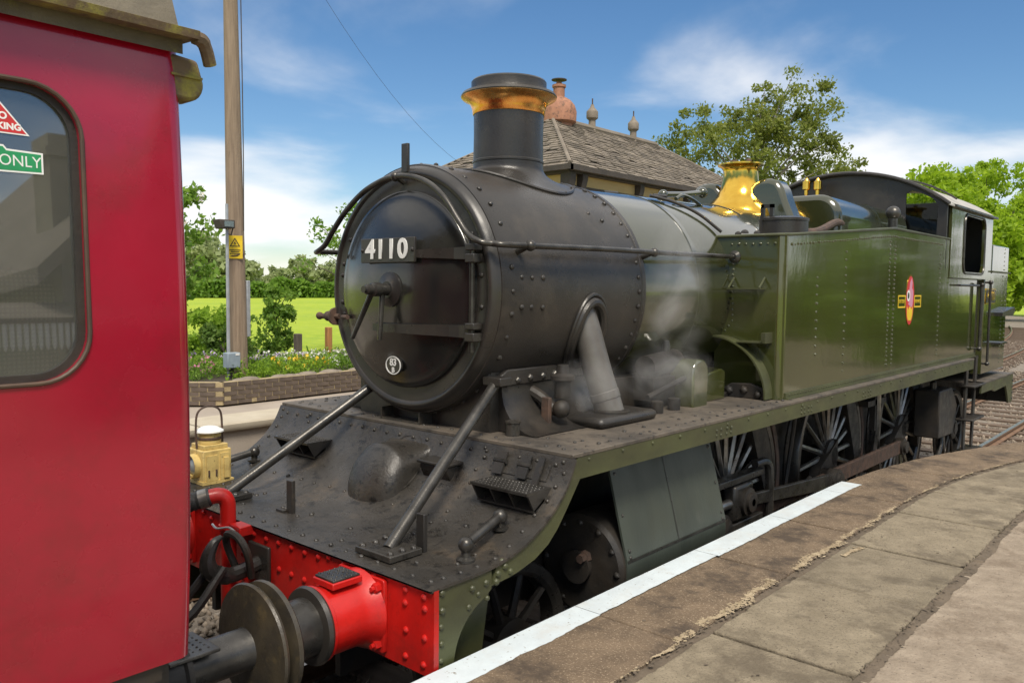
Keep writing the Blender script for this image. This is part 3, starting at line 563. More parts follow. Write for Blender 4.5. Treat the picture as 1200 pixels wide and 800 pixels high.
# ------------------------------------------------------------------ telegraph pole and lamp column
p0 = (-7.2, 3.97, 1.1)
tp_ = thing('telegraph_pole', p0, 'tall weathered wooden pole with a yellow warning sign behind the brick wall', 'pole')
obj('pole', MB().tube([(-7.2, 4.02, 0.8), (-7.2, 3.99, 3.4), (-7.2, 3.955, 7.0), (-7.2, 3.93, 9.2)], [0.145, 0.125, 0.095, 0.085], 20), 'pole_wood', tp_)
dn = Vector((0.80, -0.46, 0)).normalized(); dr = Vector((-dn.y, dn.x, 0))
c = Vector((-7.2, 3.985, 3.06))+dn*0.132
def panel(name, c, w, h, mat, parent, th=0.004, n=dn, r=dr):
    m_ = MB(); a = [c-r*w/2-Vector((0, 0, h/2)), c+r*w/2-Vector((0, 0, h/2)), c+r*w/2+Vector((0, 0, h/2)), c-r*w/2+Vector((0, 0, h/2))]
    m_.add([q for q in a]+[q+n*th for q in a], [(4, 5, 6, 7), (0, 3, 2, 1), (0, 1, 5, 4), (1, 2, 6, 5), (2, 3, 7, 6), (3, 0, 4, 7)]); return obj(name, m_, mat, parent)
sg = panel('warning_sign', c, 0.21, 0.33, 'yellow', tp_)
tri = MB()
def tri_pt(a, rad, z): return c+dn*0.006+dr*(rad*math.cos(a))+Vector((0, 0, rad*math.sin(a)+z))
A = [tri_pt(R_(90+120*i), 0.085, 0.05) for i in range(3)]; B = [tri_pt(R_(90+120*i), 0.062, 0.05) for i in range(3)]
tri.add(A+B, [(i, (i+1) % 3, 3+(i+1) % 3, 3+i) for i in range(3)])
bolt = [c+dn*0.006+dr*x+Vector((0, 0, z+0.05)) for x, z in ((0.01, 0.042), (-0.018, 0.0), (-0.002, 0.0), (-0.01, -0.03), (0.02, 0.008), (0.004, 0.008))]
tri.add(bolt, [(0, 1, 2, 3, 4, 5)])
for zz, ww in ((-0.05, 0.15), (-0.075, 0.12), (-0.10, 0.14), (-0.13, 0.09)):
    a = c+dn*0.006+Vector((0, 0, zz)); tri.add([a-dr*ww/2, a+dr*ww/2, a+dr*ww/2+Vector((0, 0, 0.012)), a-dr*ww/2+Vector((0, 0, 0.012))], [(0, 1, 2, 3)])
obj('sign_print', tri, 'sign_black', sg, angle=0)
obj('sign_band', MB().tube([Vector((-7.2, 3.985, 2.94))+(dn*math.cos(a)+dr*math.sin(a))*0.145+Vector((0, 0, 0.03*math.sin(a))) for a in [R_(-80+8*i) for i in range(21)]], 0.008, 6), 'rust_brown', tp_)
obj('cable_guard', MB().box(-7.16, -7.10, 4.11, 4.17, 1.75, 2.58), 'galv', tp_, bevel=0.01)
obj('wire', MB().tube(spline([(-7.13, 4.06, 9.0), (-7.09, 4.07, 5), (-7.08, 4.06, 3.3)], 8), 0.008, 5), 'timber_dark', tp_)
lc = thing('lamp_column', (-7.0, 3.75, 1.1), 'thin galvanised lamp column with small floodlight and grey switch box', 'lamp')
obj('column', MB().tube([(-7.0, 3.75, 1.1), (-7.0, 3.75, 3.66)], [0.026, 0.022], 10), 'galv', lc)
fl = obj('floodlight', MB().prism([(3.60, 3.30), (3.80, 3.31), (3.80, 3.43), (3.56, 3.43)], 'x', -7.06, -6.86), 'timber_dark', lc, bevel=0.012)
obj('lens', MB().box(-6.858, -6.85, 3.63, 3.77, 3.33, 3.41), 'glass', fl)
obj('bracket', MB().tube([(-7.0, 3.75, 3.25), (-6.98, 3.80, 3.22), (-6.96, 3.82, 3.32)], 0.01, 6), 'timber_dark', lc)
bx = obj('switch_box', MB().box(-7.0, -6.86, 3.66, 3.86, 1.33, 1.55), 'box_grey', lc, bevel=0.012)
obj('box_label', MB().box(-6.858, -6.855, 3.78, 3.84, 1.51, 1.54), 'white', bx)
obj('box_stem', MB().tube([(-6.93, 3.76, 1.12), (-6.93, 3.76, 1.33)], 0.03, 8), 'black', lc)
wr = thing('overhead_wire', (-7.2, 3.93, 9.0), 'thin black overhead wire sloping down from the wooden pole', 'wire')
a, b_ = Vector((-7.2, 3.93, 9.0)), Vector((-9.45, 11.9, 5.0))
obj('wire', MB().tube([a.lerp(b_, t/16)-Vector((0, 0, 0.9*4*(t/16)*(1-t/16))) for t in range(17)], 0.003, 5), 'timber_dark', wr)
for i, (u, v0, v1, x, wd) in enumerate(((385, 388, 428, -8.6, 0.05), (349, 396, 432, -8.2, 0.055))):
    a, b_ = at(u, v0, x=x), at(u, v1, x=x)
    tag(obj('fence_post', MB().cbox((a[0], a[1], (a[2]+b_[2])/2-0.05), (wd*2, wd*2, a[2]-b_[2]+0.25)), 'post_wood' if i == 0 else 'bark', bevel=0.01), 'squared orange-brown timber fence post at the field edge' if i == 0 else 'old grey weathered post stump among the flowers', 'post')

# ------------------------------------------------------------------ vegetation
q = at(872, 330, x=-14.5); tree('birch_tree', (q[0], q[1], 0.55), 6, [((-0.9, -0.8, 7.9), (3.4, 3.4, 3.4)), ((1.6, 1.4, 10.2), (2.2, 2.2, 3.0)), ((-3.2, -2.9, 6.6), (2.0, 2.0, 2.8)), ((2.9, 2.6, 7.0), (1.9, 1.9, 2.2)), ((0.5, 0.3, 3.9), (3.6, 3.6, 2.0))], 540, 46000, 0.085, 0.50, 'leaf_birch', 'birch_bark', 'tall loose-crowned birch tree rising behind the station roof', r=0.2, nbr=60, shell=0.35)
for i, (u, x, h, w_, lab) in enumerate(((1098, -13.5, 11.8, 4.6, 'bright lime green maple tree, shorter one close behind the cab roof'), (1156, -14.0, 14.6, 6.0, 'bright lime green maple tree, tallest of the clump beyond the tracks'), (1222, -13, 14.6, 5.6, 'bright lime green maple tree at the far end of the clump beside the tracks'))):
    q = at(u, 360, x=x); tree('maple_tree', (q[0], q[1], 0.5), 5, [((0, 0, h*0.62), (w_, w_, h*0.34)), ((-w_*0.5, -w_*0.3, h*0.42), (w_*0.7, w_*0.7, h*0.28)), ((w_*0.5, w_*0.3, h*0.40), (w_*0.7, w_*0.7, h*0.28)), ((0, 0, h*0.22), (w_, w_, h*0.18))], 260, 36000, 0.19, 1.05, 'leaf_maple', 'bark', lab, group='maple trees beyond the tracks', r=0.25, nbr=20)
def bush(name, u, v, x, ells, nclus, nleaf, ls, sp, lm, lab, cat='bush', **k):
    q = at(u, v, x=x); return tree(name, (q[0], q[1], k.pop('z', 1.1)), 1, ells, nclus, nleaf, ls, sp, lm, 'bark', lab, cat, parts=('stem', 'foliage'), **k)
bush('elder_bush', 196, 400, -10.2, [((0, 0, 2.55), (0.70, 0.70, 0.75)), ((0.05, 0.1, 1.8), (0.6, 0.6, 0.7))], 30, 2200, 0.055, 0.24, 'leaf_mid', 'tall elder bush with cream flower heads close beside the red carriage', r=0.05, nbr=16, flowers=('blossom_cream', 26, 0.055))
bush('leafy_bush', 240, 400, -9.8, [((0, 0, 0.45), (0.66, 0.66, 0.55))], 45, 5200, 0.042, 0.2, 'leaf_lime', 'rounded leafy green bush left of the wooden pole', r=0.04, nbr=12)
bush('young_tree', 322, 400, -9.3, [((0, 0, 0.62), (0.40, 0.40, 0.55)), ((0.0, 0.05, 1.15), (0.22, 0.22, 0.36))], 42, 2600, 0.042, 0.13, 'leaf_mid', 'young sapling with upright leafy branches right of the wooden pole', 'sapling', r=0.025, nbr=16)
bush('low_shrub', 262, 410, -8.9, [((0, 0, 0.35), (0.35, 0.5, 0.42))], 22, 2000, 0.035, 0.13, 'leaf_dark', 'low dark shrub behind the grey switch box', r=0.02, nbr=8)
bush('slender_tree', 432, 400, -14.5, [((0, 0, 3.2), (1.7, 1.7, 1.0)), ((-0.9, -0.7, 2.9), (1.0, 1.0, 0.7))], 44, 1900, 0.055, 0.28, 'leaf_mid', 'slender tree showing thin leafy twigs beside the smokebox', 'tree', z=0.6, r=0.07, nbr=34)
# flower bed: each clump a plant
specs = [(228, 'petal_pink', 'leaf_mid', 'pink flowering clump nearest the red carriage in the garden bed'), (250, None, 'leaf_lime', 'bright green leafy clump in front of the grey switch box'), (238, 'petal_lilac', 'leaf_mid', 'pale lilac flowers behind the pink clump'),
         (300, None, 'leaf_lime', 'lime green clump just right of the wooden pole'), (315, 'petal_lilac', 'leaf_mid', 'lilac daisies below the young sapling'), (335, 'petal_white', 'leaf_mid', 'white daisies right of the young sapling'),
         (352, 'petal_yellow', 'leaf_lime', 'yellow and green clump in the middle of the garden bed'), (372, 'petal_white', 'leaf_lime', 'white flowers left of the fence post'), (392, None, 'leaf_mid', 'leafy green clump below the fence post'), (408, 'petal_white', 'leaf_mid', 'white flowering clump beside the smokebox'), (285, None, 'leaf_mid', 'green weeds at the foot of the wooden pole')]
for i, (u, pet, lm, lab) in enumerate(specs):
    x = -6.85-0.5*(i % 3); q = at(u, 425, x=x)
    if u < 262: x -= 0.4; q = at(u, 425, x=x)
    t = thing('garden_plant', (q[0], q[1], 1.15), lab, 'plant', 'plants in the garden bed')
    nb = 26; st = MB(); C = []
    for k in range(nb):
        d = rng.normal(size=2)*0.11; h = 0.16+0.17*rng.random(); b0 = Vector((q[0]+d[0]*0.5, q[1]+d[1]*1.4, 1.14)); tpv = b0+Vector((d[0]*0.6, d[1]*0.9, h)); st.tube([b0, b0.lerp(tpv, 0.5)+Vector((0, 0, 0.02)), tpv], 0.004, 4); C.append(tpv)
    obj('stems', st, 'leaf_mid', t, kind='stuff'); C = np.array([tuple(c_) for c_ in C]); j = rng.integers(0, nb, 900)
    P = C[j]-np.array([0, 0, 1])*(rng.random((900, 1))*0.22)+rng.normal(size=(900, 3))*np.array([0.06, 0.09, 0.035]); P[:, 2] = np.maximum(P[:, 2], 1.16)
    obj('leaves', leaf_mesh('leaves', P, 0.024, lm, 0.45), None, t)
    if pet: F = np.repeat(C[:16], 9, axis=0)+rng.normal(size=(144, 3))*0.018; obj('flowers', leaf_mesh('flowers', F, 0.017, pet, 0.8), None, t, kind='stuff')
# distant hedge and trees at the back of the field
def far_clump(name, u, dist_x, w, h, nleaf, lab, cat='tree', lm='leaf_far', ls=0.5, grp=None):
    q = at(u, 345, x=dist_x); z = gz(q[0], q[1]); return tree(name, (q[0], q[1], z), 2, [((0, 0, h*0.55), (w*0.5, w*0.5, h*0.42)), ((w*0.2, w*0.25, h*0.4), (w*0.4, w*0.4, h*0.36))], 40, nleaf, ls, h*0.16, lm, 'bark', lab, cat, grp, r=0.12*h/5, nbr=10)
for u, w, h, dx, lab in ((222, 13, 9.5, -120, 'distant pale tree beside the red carriage'), (243, 10, 10.5, -120, 'distant pale tree left of the lamp column'), (262, 12, 7.0, -120, 'distant low tree behind the wooden pole'), (300, 12, 5.5, -130, 'distant low tree just right of the wooden pole'), (352, 13, 7.0, -140, 'distant round tree above the field hedge'), (374, 15, 7.8, -140, 'distant broad tree above the field hedge beside the smokebox'), (398, 14, 6.8, -140, 'distant low tree next to the smokebox above the hedge')):
    far_clump('distant_tree', u, dx, w, h, 2600, lab, grp='trees at the back of the field')
a, b_ = at(60, 345, x=-100), at(560, 345, x=-100); nh = 60000
tt = rng.random(nh); P = np.stack([a[0]+(b_[0]-a[0])*tt+rng.normal(size=nh)*0.5, a[1]+(b_[1]-a[1])*tt, 0.7+rng.random(nh)**0.8*(2.2+0.4*np.sin(tt*46)+0.35*np.sin(tt*122))], 1)
hd = thing('field_hedge', (float(a[0]), float(a[1]), 0.6), 'long clipped green hedge along the back of the field', 'hedge')
obj('foliage', leaf_mesh('foliage', P, 0.30, 'leaf_mid'), None, hd)
m_ = MB(); d_ = Vector(b_-a); 
for i in range(80):
    c = Vector(a).lerp(Vector(b_), (i+0.5)/80); m_.tube([(c.x, c.y, 0.5), (c.x, c.y, 2.2)], 0.06, 5)
obj('stems', m_, 'bark', hd, kind='stuff')
# unseen platform side: cottage showing in the glass; hedge and trees added to shape tank reflections
ct = thing('platform_cottage', (12, 5, 0.9), 'stone cottage with steep gabled roof on the near platform', 'building')
obj('wall', MB().prism([(1.5, 0.8), (6.7, 0.8), (6.7, 3.5), (4.1, 6.0), (1.5, 3.5)], 'x', 9.5, 17), 'cottage_stone', ct)
obj('roof', MB().prism([(1.1, 3.2), (4.1, 6.15), (7.1, 3.2), (7.1, 3.4), (4.1, 6.4), (1.1, 3.4)], 'x', 9.1, 17.4), 'slate', ct)
obj('chimney', MB().box(10.4, 11.0, 1.75, 2.25, 3.6, 5.3).box(10.35, 11.05, 1.70, 2.30, 5.0, 5.12), 'cottage_stone', ct)
cw = obj('window', framed([(3.8, 1.7), (5.4, 1.7), (5.4, 3.2), (3.8, 3.2)], [(3.95, 1.85), (5.25, 1.85), (5.25, 3.05), (3.95, 3.05)], 'x', 9.4, 9.5), 'white', ct)
obj('pane', MB().box(9.46, 9.48, 3.9, 5.3, 1.8, 3.1), 'glass', cw)
obj('canopy', MB().prism([(8.75, 2.74), (9.5, 2.95), (9.5, 3.02), (8.72, 2.80)], 'y', -1.5, 8.0), 'slate', ct)
vb = MB().prism([(-0.02, 0.06), (0, 0.0), (0.02, 0.06), (0.02, 0.32), (-0.02, 0.32)], 'x', -0.012, 0.012).mesh('valance_board', 'white')
for i in range(130): obj('valance_board', vb, None, ct, (8.77, -1.4+0.07*i, 2.44))
yh = thing('yard_hedge', (14, 42, -0.1), 'dense tall green hedge across the far end of the yard', 'hedge')  # added out of view to put a dark band in the tank reflection
nh = 16000; tt = rng.random(nh); obj('foliage', leaf_mesh('foliage', np.stack([4.5+26*tt, 44-8*tt+rng.normal(size=nh)*0.5, 0.0+rng.random(nh)**0.8*(2.6+0.9*np.sin(tt*31)+0.6*np.sin(tt*77))], 1), 0.26, 'leaf_dark'), None, yh)
m_ = MB()
for i in range(24): m_.tube([(4.6+1.08*i, 44-0.33*i, -0.2), (4.6+1.08*i, 44-0.33*i, 2.0)], 0.06, 5)
obj('stems', m_, 'bark', yh, kind='stuff')
for i, (x, y, h) in enumerate(((6.1, 22, 6.5), (9.3, 27, 8), (8.2, 34, 8.5), (13, 38, 9))):  # added out of view; gaps between the crowns streak the tank reflection
    tree('platform_tree', (x, y, -0.2), 3, [((0, 0, h*0.6), (1.0, 1.0, h*0.36)), ((0, 0.2, h*0.32), (0.9, 0.9, h*0.22))], 50, 4000, 0.18, 0.5, 'leaf_mid', 'bark', ['narrow leafy tree next to the stone cottage', 'narrow leafy tree second from the stone cottage', 'narrow leafy tree third from the stone cottage', 'narrow leafy tree farthest from the stone cottage'][i], group='trees behind the near platform', r=0.14, nbr=8)

# ------------------------------------------------------------------ locomotive
LO = thing('steam_locomotive', (0, 6, 0), 'dark green tank engine numbered 4110 with black smokebox, copper chimney cap and red buffer beam', 'locomotive')
ZP, WP, YD = 1.68, 1.32, 0.99
ZB, YF = 2.505, 1.00
def part(name, mb, mat, parent=None, **k): return obj(name, mb, mat, parent or LO, **k)
# running plate and valances
part('running_plate', MB().box(-WP, WP, YD-0.01, 9.45, ZP-0.022, ZP), 'deck_top', bevel=0.004)
for s_ in (-1, 1):
    v_ = part('valance', MB().box(min(s_*1.295, s_*1.317), max(s_*1.295, s_*1.317), 1.02, 9.44, ZP-0.135, ZP-0.022), 'green_dull')
    pts = [(s_*1.317, y, z) for y, z in [(1.12+0.31*i, 1.635) for i in range(27)]]
    for yc in (2.62, 4.0, 5.4): pts += [(s_*1.317, yc+dy, z) for dy in (-0.10, -0.04, 0.04, 0.10) for z in (1.575, 1.61)]
    rivets('valance_rivets', pts, (s_, 0, 0), 0.011, 'green_dull', v_)
pts = [(s_*1.24, 1.1+0.105*i, ZP) for s_ in (-1, 1) for i in range(79)]+[(s_*1.13, 1.1+0.21*i, ZP) for s_ in (-1, 1) for i in range(12)]+[(-1.2+0.12*i, 1.05, ZP) for i in range(21)]+[(-1.15+0.19*i, 1.24, ZP) for i in range(13)]
rivets('deck_rivets', pts, (0, 0, 1), 0.012, 'deck', LO)
# sand spill marks and soot lie in the deck material; front curved plate
prof = [(-0.012, 1.248), (0.0, 1.252), (0.27, 1.254), (0.40, 1.264), (0.50, 1.283), (0.60, 1.314), (0.684, 1.353), (0.755, 1.393), (0.815, 1.437), (0.87, 1.487), (0.916, 1.54), (0.95, 1.595), (0.972, 1.64), (0.982, 1.66)]
prof = [(p.x, p.y) for p in spline([(a, b, 0) for a, b in prof], 2)]
lowp = [(y+0.006, z-0.012) for y, z in prof]
fd = part('front_deck', MB().prism(prof+lowp[::-1], 'x', -1.338, 1.338), 'deck', angle=50)
tag(fd, 'black curved front deck with soot stains')
def pz(y):
    for (a, b), (c_, d) in zip(prof[:-1], prof[1:]):
        if a <= y <= c_: return b+(d-b)*(y-a)/(c_-a+1e-9)
    return prof[-1][1]
def pn(y):
    e = 0.01; dz = (pz(min(0.98, y+e))-pz(max(0, y-e)))/(2*e); v_ = Vector((0, -dz, 1)); return v_.normalized()
pts = []; nr = []
def dr_(x, y):
    pts.append((x, y, pz(y))); nr.append(tuple(pn(y)))
for i in range(22): dr_(-1.26+0.12*i, 0.055)
for y in (0.12, 0.22, 0.32, 0.43, 0.55, 0.66, 0.76, 0.84, 0.90, 0.945, 0.97):
    for x in (-1.27, 1.27, -0.95, 0.72): dr_(x+rng.normal()*0.01, y)
for i in range(21): dr_(-1.22+0.122*i, 0.962)
for i in range(16): dr_(-1.1+0.145*i, 0.60+0.006*rng.normal())
for i in range(26): dr_(rng.uniform(-1.2, 1.2), rng.uniform(0.1, 0.5))
rivets('deck_bolts', pts, nr, 0.0125, 'deck', fd)
for s_ in (-1, 1):
    lowv = [(1.03, 1.545), (0.975, 1.475), (0.915, 1.40), (0.85, 1.325), (0.78, 1.265), (0.68, 1.215), (0.56, 1.185), (0.5, 1.175), (0.37, 1.165)]
    up_ = [p for p in prof if p[0] >= 0.37]
    sv = part('curved_valance', MB().prism([(y+0.006, z-0.012) for y, z in up_]+[(1.03, 1.655)]+lowv, 'x', s_*1.300, s_*1.326), 'green_dull')
    g = [(0.027, 1.238), (0.027, 0.87), (0.13, 0.87)]+[(0.42-0.29*math.cos(R_(a)), 0.87+0.27*math.sin(R_(a))) for a in range(8, 80, 8)]+[(0.368, 1.155), (0.368, 1.238)]
    sp_ = part('side_gusset', MB().prism(g, 'x', s_*1.302, s_*1.328), 'green_dull')
    rivets('gusset_rivets', [(s_*1.328, 0.055, 0.92+0.075*i) for i in range(5)]+[(s_*1.328, y, z) for y, z in ((0.24, 1.19), (0.28, 1.15), (0.33, 1.19), (0.34, 1.12), (0.22, 1.11))], (s_, 0, 0), 0.016, 'green_dull', sp_)
    rivets('valance_rivets', [(s_*1.326, y, z) for y, z in ((0.42, 1.21), (0.46, 1.235), (0.40, 1.18), (0.50, 1.20), (0.44, 1.26))], (s_, 0, 0), 0.016, 'green_dull', sv)
    part('frame_extension', MB().prism([(0.20, 1.16), (0.17, 0.5), (0.40, 0.45), (0.47, 0.9), (0.52, 1.19)], 'x', s_*1.16, s_*1.19), 'green_dull')
    part('guard_iron', MB().prism([(0.30, 1.1), (0.36, 1.1), (0.50, 0.35), (0.44, 0.2), (0.38, 0.2), (0.42, 0.4)], 'x', s_*0.76, s_*0.79), 'grime')
# buffer beam
bb = part('buffer_beam', MB().box(-1.340, 1.340, 0.0, 0.028, 0.862, 1.243), 'red')
rv = MB().dome((0, 0, 0), (0, -1, 0), 0.017, 8).mesh('rivet', 'red')
ps = []
for x in [-1.28, -1.16]+[-0.52+0.115*i for i in range(10)]+[1.16, 1.28]:
    for z in (0.91, 1.03, 1.15, 1.205) if abs(x) > 1 else (0.93, 1.06, 1.20): ps.append((x, z))
for x in (-0.95, -0.6, 0.6, 0.72, 0.95): ps.append((x, 1.215))
for x, z in ps: obj('rivet', rv, None, bb, (x+rng.normal()*0.003, 0.0, z+rng.normal()*0.003))
# drawhook, coupling, vacuum pipe
hk = part('drawhook', MB().tube(spline([(0.0, 0.0, 1.06), (0, -0.10, 1.04), (0, -0.20, 1.035), (0, -0.285, 1.08), (0, -0.30, 1.15), (0, -0.265, 1.22), (0, -0.225, 1.245)], 5), [0.04]*10+[0.045]*8+[0.043-0.0026*i for i in range(13)], 10), 'black')
obj('hook_plate', MB().box(-0.10, 0.10, -0.022, 0.0, 0.96, 1.16), 'black', hk, bevel=0.008)
sh = part('screw_shackle', MB().tube(spline([(-0.07, -0.10, 1.02), (-0.10, -0.14, 1.16), (-0.05, -0.16, 1.235), (0.05, -0.16, 1.235), (0.10, -0.14, 1.16), (0.07, -0.10, 1.02)], 6), 0.020, 8), 'grime')
obj('coupling_link', MB().tube(spline([(-0.05, -0.24, 1.10), (-0.07, -0.45, 0.90), (-0.05, -0.72, 0.86), (0.05, -0.72, 0.86), (0.07, -0.45, 0.90), (0.05, -0.24, 1.10)], 6), 0.022, 8), 'grime', sh)
obj('coupling_screw', MB().tube([(0, -0.70, 0.87), (0, -1.10, 1.02)], 0.022, 8).ball((0, -0.72, 0.86), 0.045).tube([(0, -0.85, 0.93), (0, -0.87, 0.70)], 0.014, 6).ball((0, -0.87, 0.68), 0.035), 'grime', sh)
vp = part('vacuum_pipe', MB().tube(spline([(-0.21, -0.07, 0.70), (-0.21, -0.07, 1.0), (-0.21, -0.07, 1.27), (-0.212, -0.075, 1.36), (-0.225, -0.105, 1.395), (-0.25, -0.16, 1.392)], 6), 0.042, 14), 'red')
obj('pipe_collar', MB().lathe([(0.05, 0), (0.05, 0.03)], (-0.21, -0.07, 1.205), (0, 0, 1), 14), 'red', vp)
obj('pipe_bracket', MB().box(-0.17, -0.06, -0.09, 0.0, 1.195, 1.25), 'red', vp, bevel=0.006)
obj('wire_clip', MB().tube(spline([(-0.27, -0.13, 1.235), (-0.21, -0.135, 1.225), (-0.14, -0.11, 1.24), (-0.09, -0.10, 1.225)], 4), 0.006, 5), 'galv', vp)
hp_ = spline([(-0.245, -0.15, 1.393), (-0.34, -0.30, 1.345), (-0.48, -0.52, 1.25), (-0.55, -0.8, 1.15), (-0.45, -1.04, 1.15)], 14)
ho = part('vacuum_hose', MB().tube(hp_, [0.046+0.004*(i % 2) for i in range(len(hp_))], 12), 'rubber')
dv = (hp_[4]-hp_[0]).normalized(); obj('hose_clamp', MB().lathe([(0.052, 0), (0.052, 0.045)], hp_[1], dv, 16), 'bright_steel', ho)
# buffers
def buffer(x):
    h = part('buffer', MB().lathe([(0.185, 0.0), (0.175, 0.02), (0.158, 0.05), (0.152, 0.09), (0.152, 0.235), (0.165, 0.245), (0.165, 0.26)], (x, -0.02, 1.054), (0, -1, 0), 40), 'red')
    obj('flange', MB().prism(rrect(x-0.168, x+0.168, 0.886, 1.222, 0.015, 2), 'y', -0.022, -0.001), 'red', h, bevel=0.004)
    for dx, dz in ((-0.13, 0.13), (0.13, 0.13), (-0.13, -0.13), (0.13, -0.13), (0.0, 0.145), (0.145, 0.0)):
        obj('nut', MB().lathe([(0.024, 0), (0.024, 0.024), (0.018, 0.028)], (x+dx, -0.022, 1.054+dz), (0, -1, 0), 6).lathe([(0.012, 0.028), (0.011, 0.044)], (x+dx, -0.022, 1.054+dz), (0, -1, 0), 8), 'red', h, angle=30)
    obj('collar', MB().lathe([(0.166, 0), (0.172, 0.012), (0.166, 0.03), (0.13, 0.034)], (x, -0.281, 1.054), (0, -1, 0), 40), 'black', h)
    obj('shank', MB().lathe([(0.128, 0), (0.124, 0.12), (0.14, 0.155), (0.17, 0.17)], (x, -0.31, 1.054), (0, -1, 0), 36), 'steel', h)
    obj('head', MB().lathe([(0.17, -0.012), (0.235, 0.0), (0.250, 0.012), (0.248, 0.03), (0.21, 0.042), (0.10, 0.052), (0.01, 0.054)], (x, -0.482, 1.054), (0, -1, 0), 48), 'greasy', h)
    obj('step', MB().cbox((x+0.01, -0.155, 1.226), (0.15, 0.16, 0.03)), 'red', h, bevel=0.005)
    obj('tread', MB().cbox((x+0.01, -0.155, 1.245), (0.135, 0.145, 0.012)), 'steel', h, bevel=0.003)
    rivets('tread_studs', [(x-0.05+0.03*i, -0.21+0.028*j, 1.251) for i in range(5) for j in range(5)], (0, 0, 1), 0.006, 'steel', h)
    return h
buffer(0.87); buffer(-0.87)
# stays from deck to smokebox
for s_, top in ((1, (0.66, 1.10, 1.97)), (-1, (-0.40, 1.08, 1.88))):
    ft = (0.84, 0.17, 1.275) if s_ > 0 else (-0.66, 0.17, 1.275)
    st_ = part('smokebox_stay', MB().tube([ft, top], 0.031, 16), 'steel')
    obj('stay_foot', MB().box(ft[0]-0.13, ft[0]+0.13, 0.07, 0.27, 1.256, 1.288), 'deck', st_, bevel=0.005)
    rivets('foot_bolts', [(ft[0]+dx, y, 1.288) for dx in (-0.10, 0.10) for y in (0.10, 0.17, 0.24)], (0, 0, 1), 0.02, 'deck', st_)
    obj('stay_pad', MB().cbox((top[0], top[1]+0.02, top[2]+0.02), (0.14, 0.10, 0.05)), 'black', st_, bevel=0.006)
# lamp irons
for x, y in ((-0.10, 0.25), (0.93, 0.30), (-1.12, 0.36)):
    li = part('lamp_iron', MB().box(x-0.028, x+0.028, y-0.012, y+0.012, pz(y)-0.003, pz(y)+0.185), 'black', bevel=0.004)
    obj('iron_foot', MB().box(x-0.10, x-0.028, y-0.035, y+0.035, pz(y)-0.003, pz(y)+0.014), 'black', li, bevel=0.003)
    rivets('foot_bolts', [(x-0.075, y, pz(y)+0.014), (x-0.05, y, pz(y)+0.014)], (0, 0, 1), 0.012, 'black', li)
li = part('lamp_iron', MB().box(0.70, 0.76, 1.47, 1.50, ZP, ZP+0.19), 'rust_brown', bevel=0.004)
obj('iron_foot', MB().box(0.70, 0.76, 1.50, 1.62, ZP, ZP+0.012), 'black', li)
li = part('lamp_iron', MB().box(-0.028, 0.028, 0.99, 1.012, 3.21, 3.385), 'black', bevel=0.004)
part('oil_cup', MB().lathe([(0.042, 0), (0.042, 0.07), (0.047, 0.075), (0.047, 0.085), (0.02, 0.088)], (0.74, 1.17, ZP), (0, 0, 1), 16), 'deck')
# horizontal rail on the right-hand deck edge
for s_ in (1, -1):
    gr = part('deck_handle', MB().tube([(s_*1.19, 0.34, 1.335), (s_*1.13, 0.64, 1.395)], 0.024, 12).ball((s_*1.19, 0.34, 1.335), 0.038).ball((s_*1.13, 0.64, 1.395), 0.038), 'steel')
    for p in ((s_*1.19, 0.34), (s_*1.13, 0.64)): obj('handle_post', MB().lathe([(0.045, 0), (0.045, 0.012), (0.022, 0.02), (0.018, 0.08)], (p[0], p[1], pz(p[1])), (0, 0, 1), 12), 'steel', gr)
# foot steps on the curve: sloped treads on open brackets
def footstep(x0, x1):
    y0, z1 = 0.70, 1.515
    f_ = part('foot_step', MB().prism([(y0, z1), (y0, z1-0.014), (0.905, z1-0.014), (0.905, z1)], 'x', x0, x1), 'steel')
    rivets('tread_studs', [(x0+0.02+(x1-x0-0.04)*i/15, y0+0.02+0.034*j, z1) for i in range(16) for j in range(5)], (0, 0, 1), 0.006, 'steel', f_, 5)
    for x in (x0+0.006, (2*x0+x1)/3, (x0+2*x1)/3, x1-0.006):
        obj('bracket', MB().prism([(y0+0.01, z1-0.014), (y0+0.06, z1-0.10), (0.80, 1.415), (0.90, 1.50), (0.90, z1-0.014)], 'x', x-0.006, x+0.006), 'black', f_)
    obj('step_back', MB().prism([(y0+0.055, 1.408), (y0+0.055, 1.418), (0.84, 1.47), (0.84, 1.455)], 'x', x0, x1), 'black', f_)
footstep(0.86, 1.25); footstep(-0.98, -0.60)
# domed cover in the middle of the curve
def hump(t, j):
    # half-barrel standing on the curve, rounded nose towards the buffer beam
    a = math.pi*j; y = 0.56+0.415*t; q = min(1.0, t/0.32); w_ = 0.205*math.sqrt(max(0.0, 1-(1-q)**2))
    top = 1.30+0.315*min(1.0, t/0.42)**0.5-0.02*t; b = pz(y)-0.02
    return (0.10-w_*math.cos(a), y, b+max(0.0, top-b)*math.sin(a)**0.6)
part('valve_cover', MB().grid(hump, 30, 28), 'deck', angle=80)
part('cover_flange', MB().grid(lambda t, j: (0.10+(0.22+0.006*0)*math.cos(math.pi*2*j)*(0.93+0.07*t), 0.775+0.20*math.sin(math.pi*2*j)*(0.93+0.07*t), pz(min(0.975, 0.775+0.20*math.sin(math.pi*2*j)*(0.93+0.07*t)))+0.006), 2, 48), 'deck')
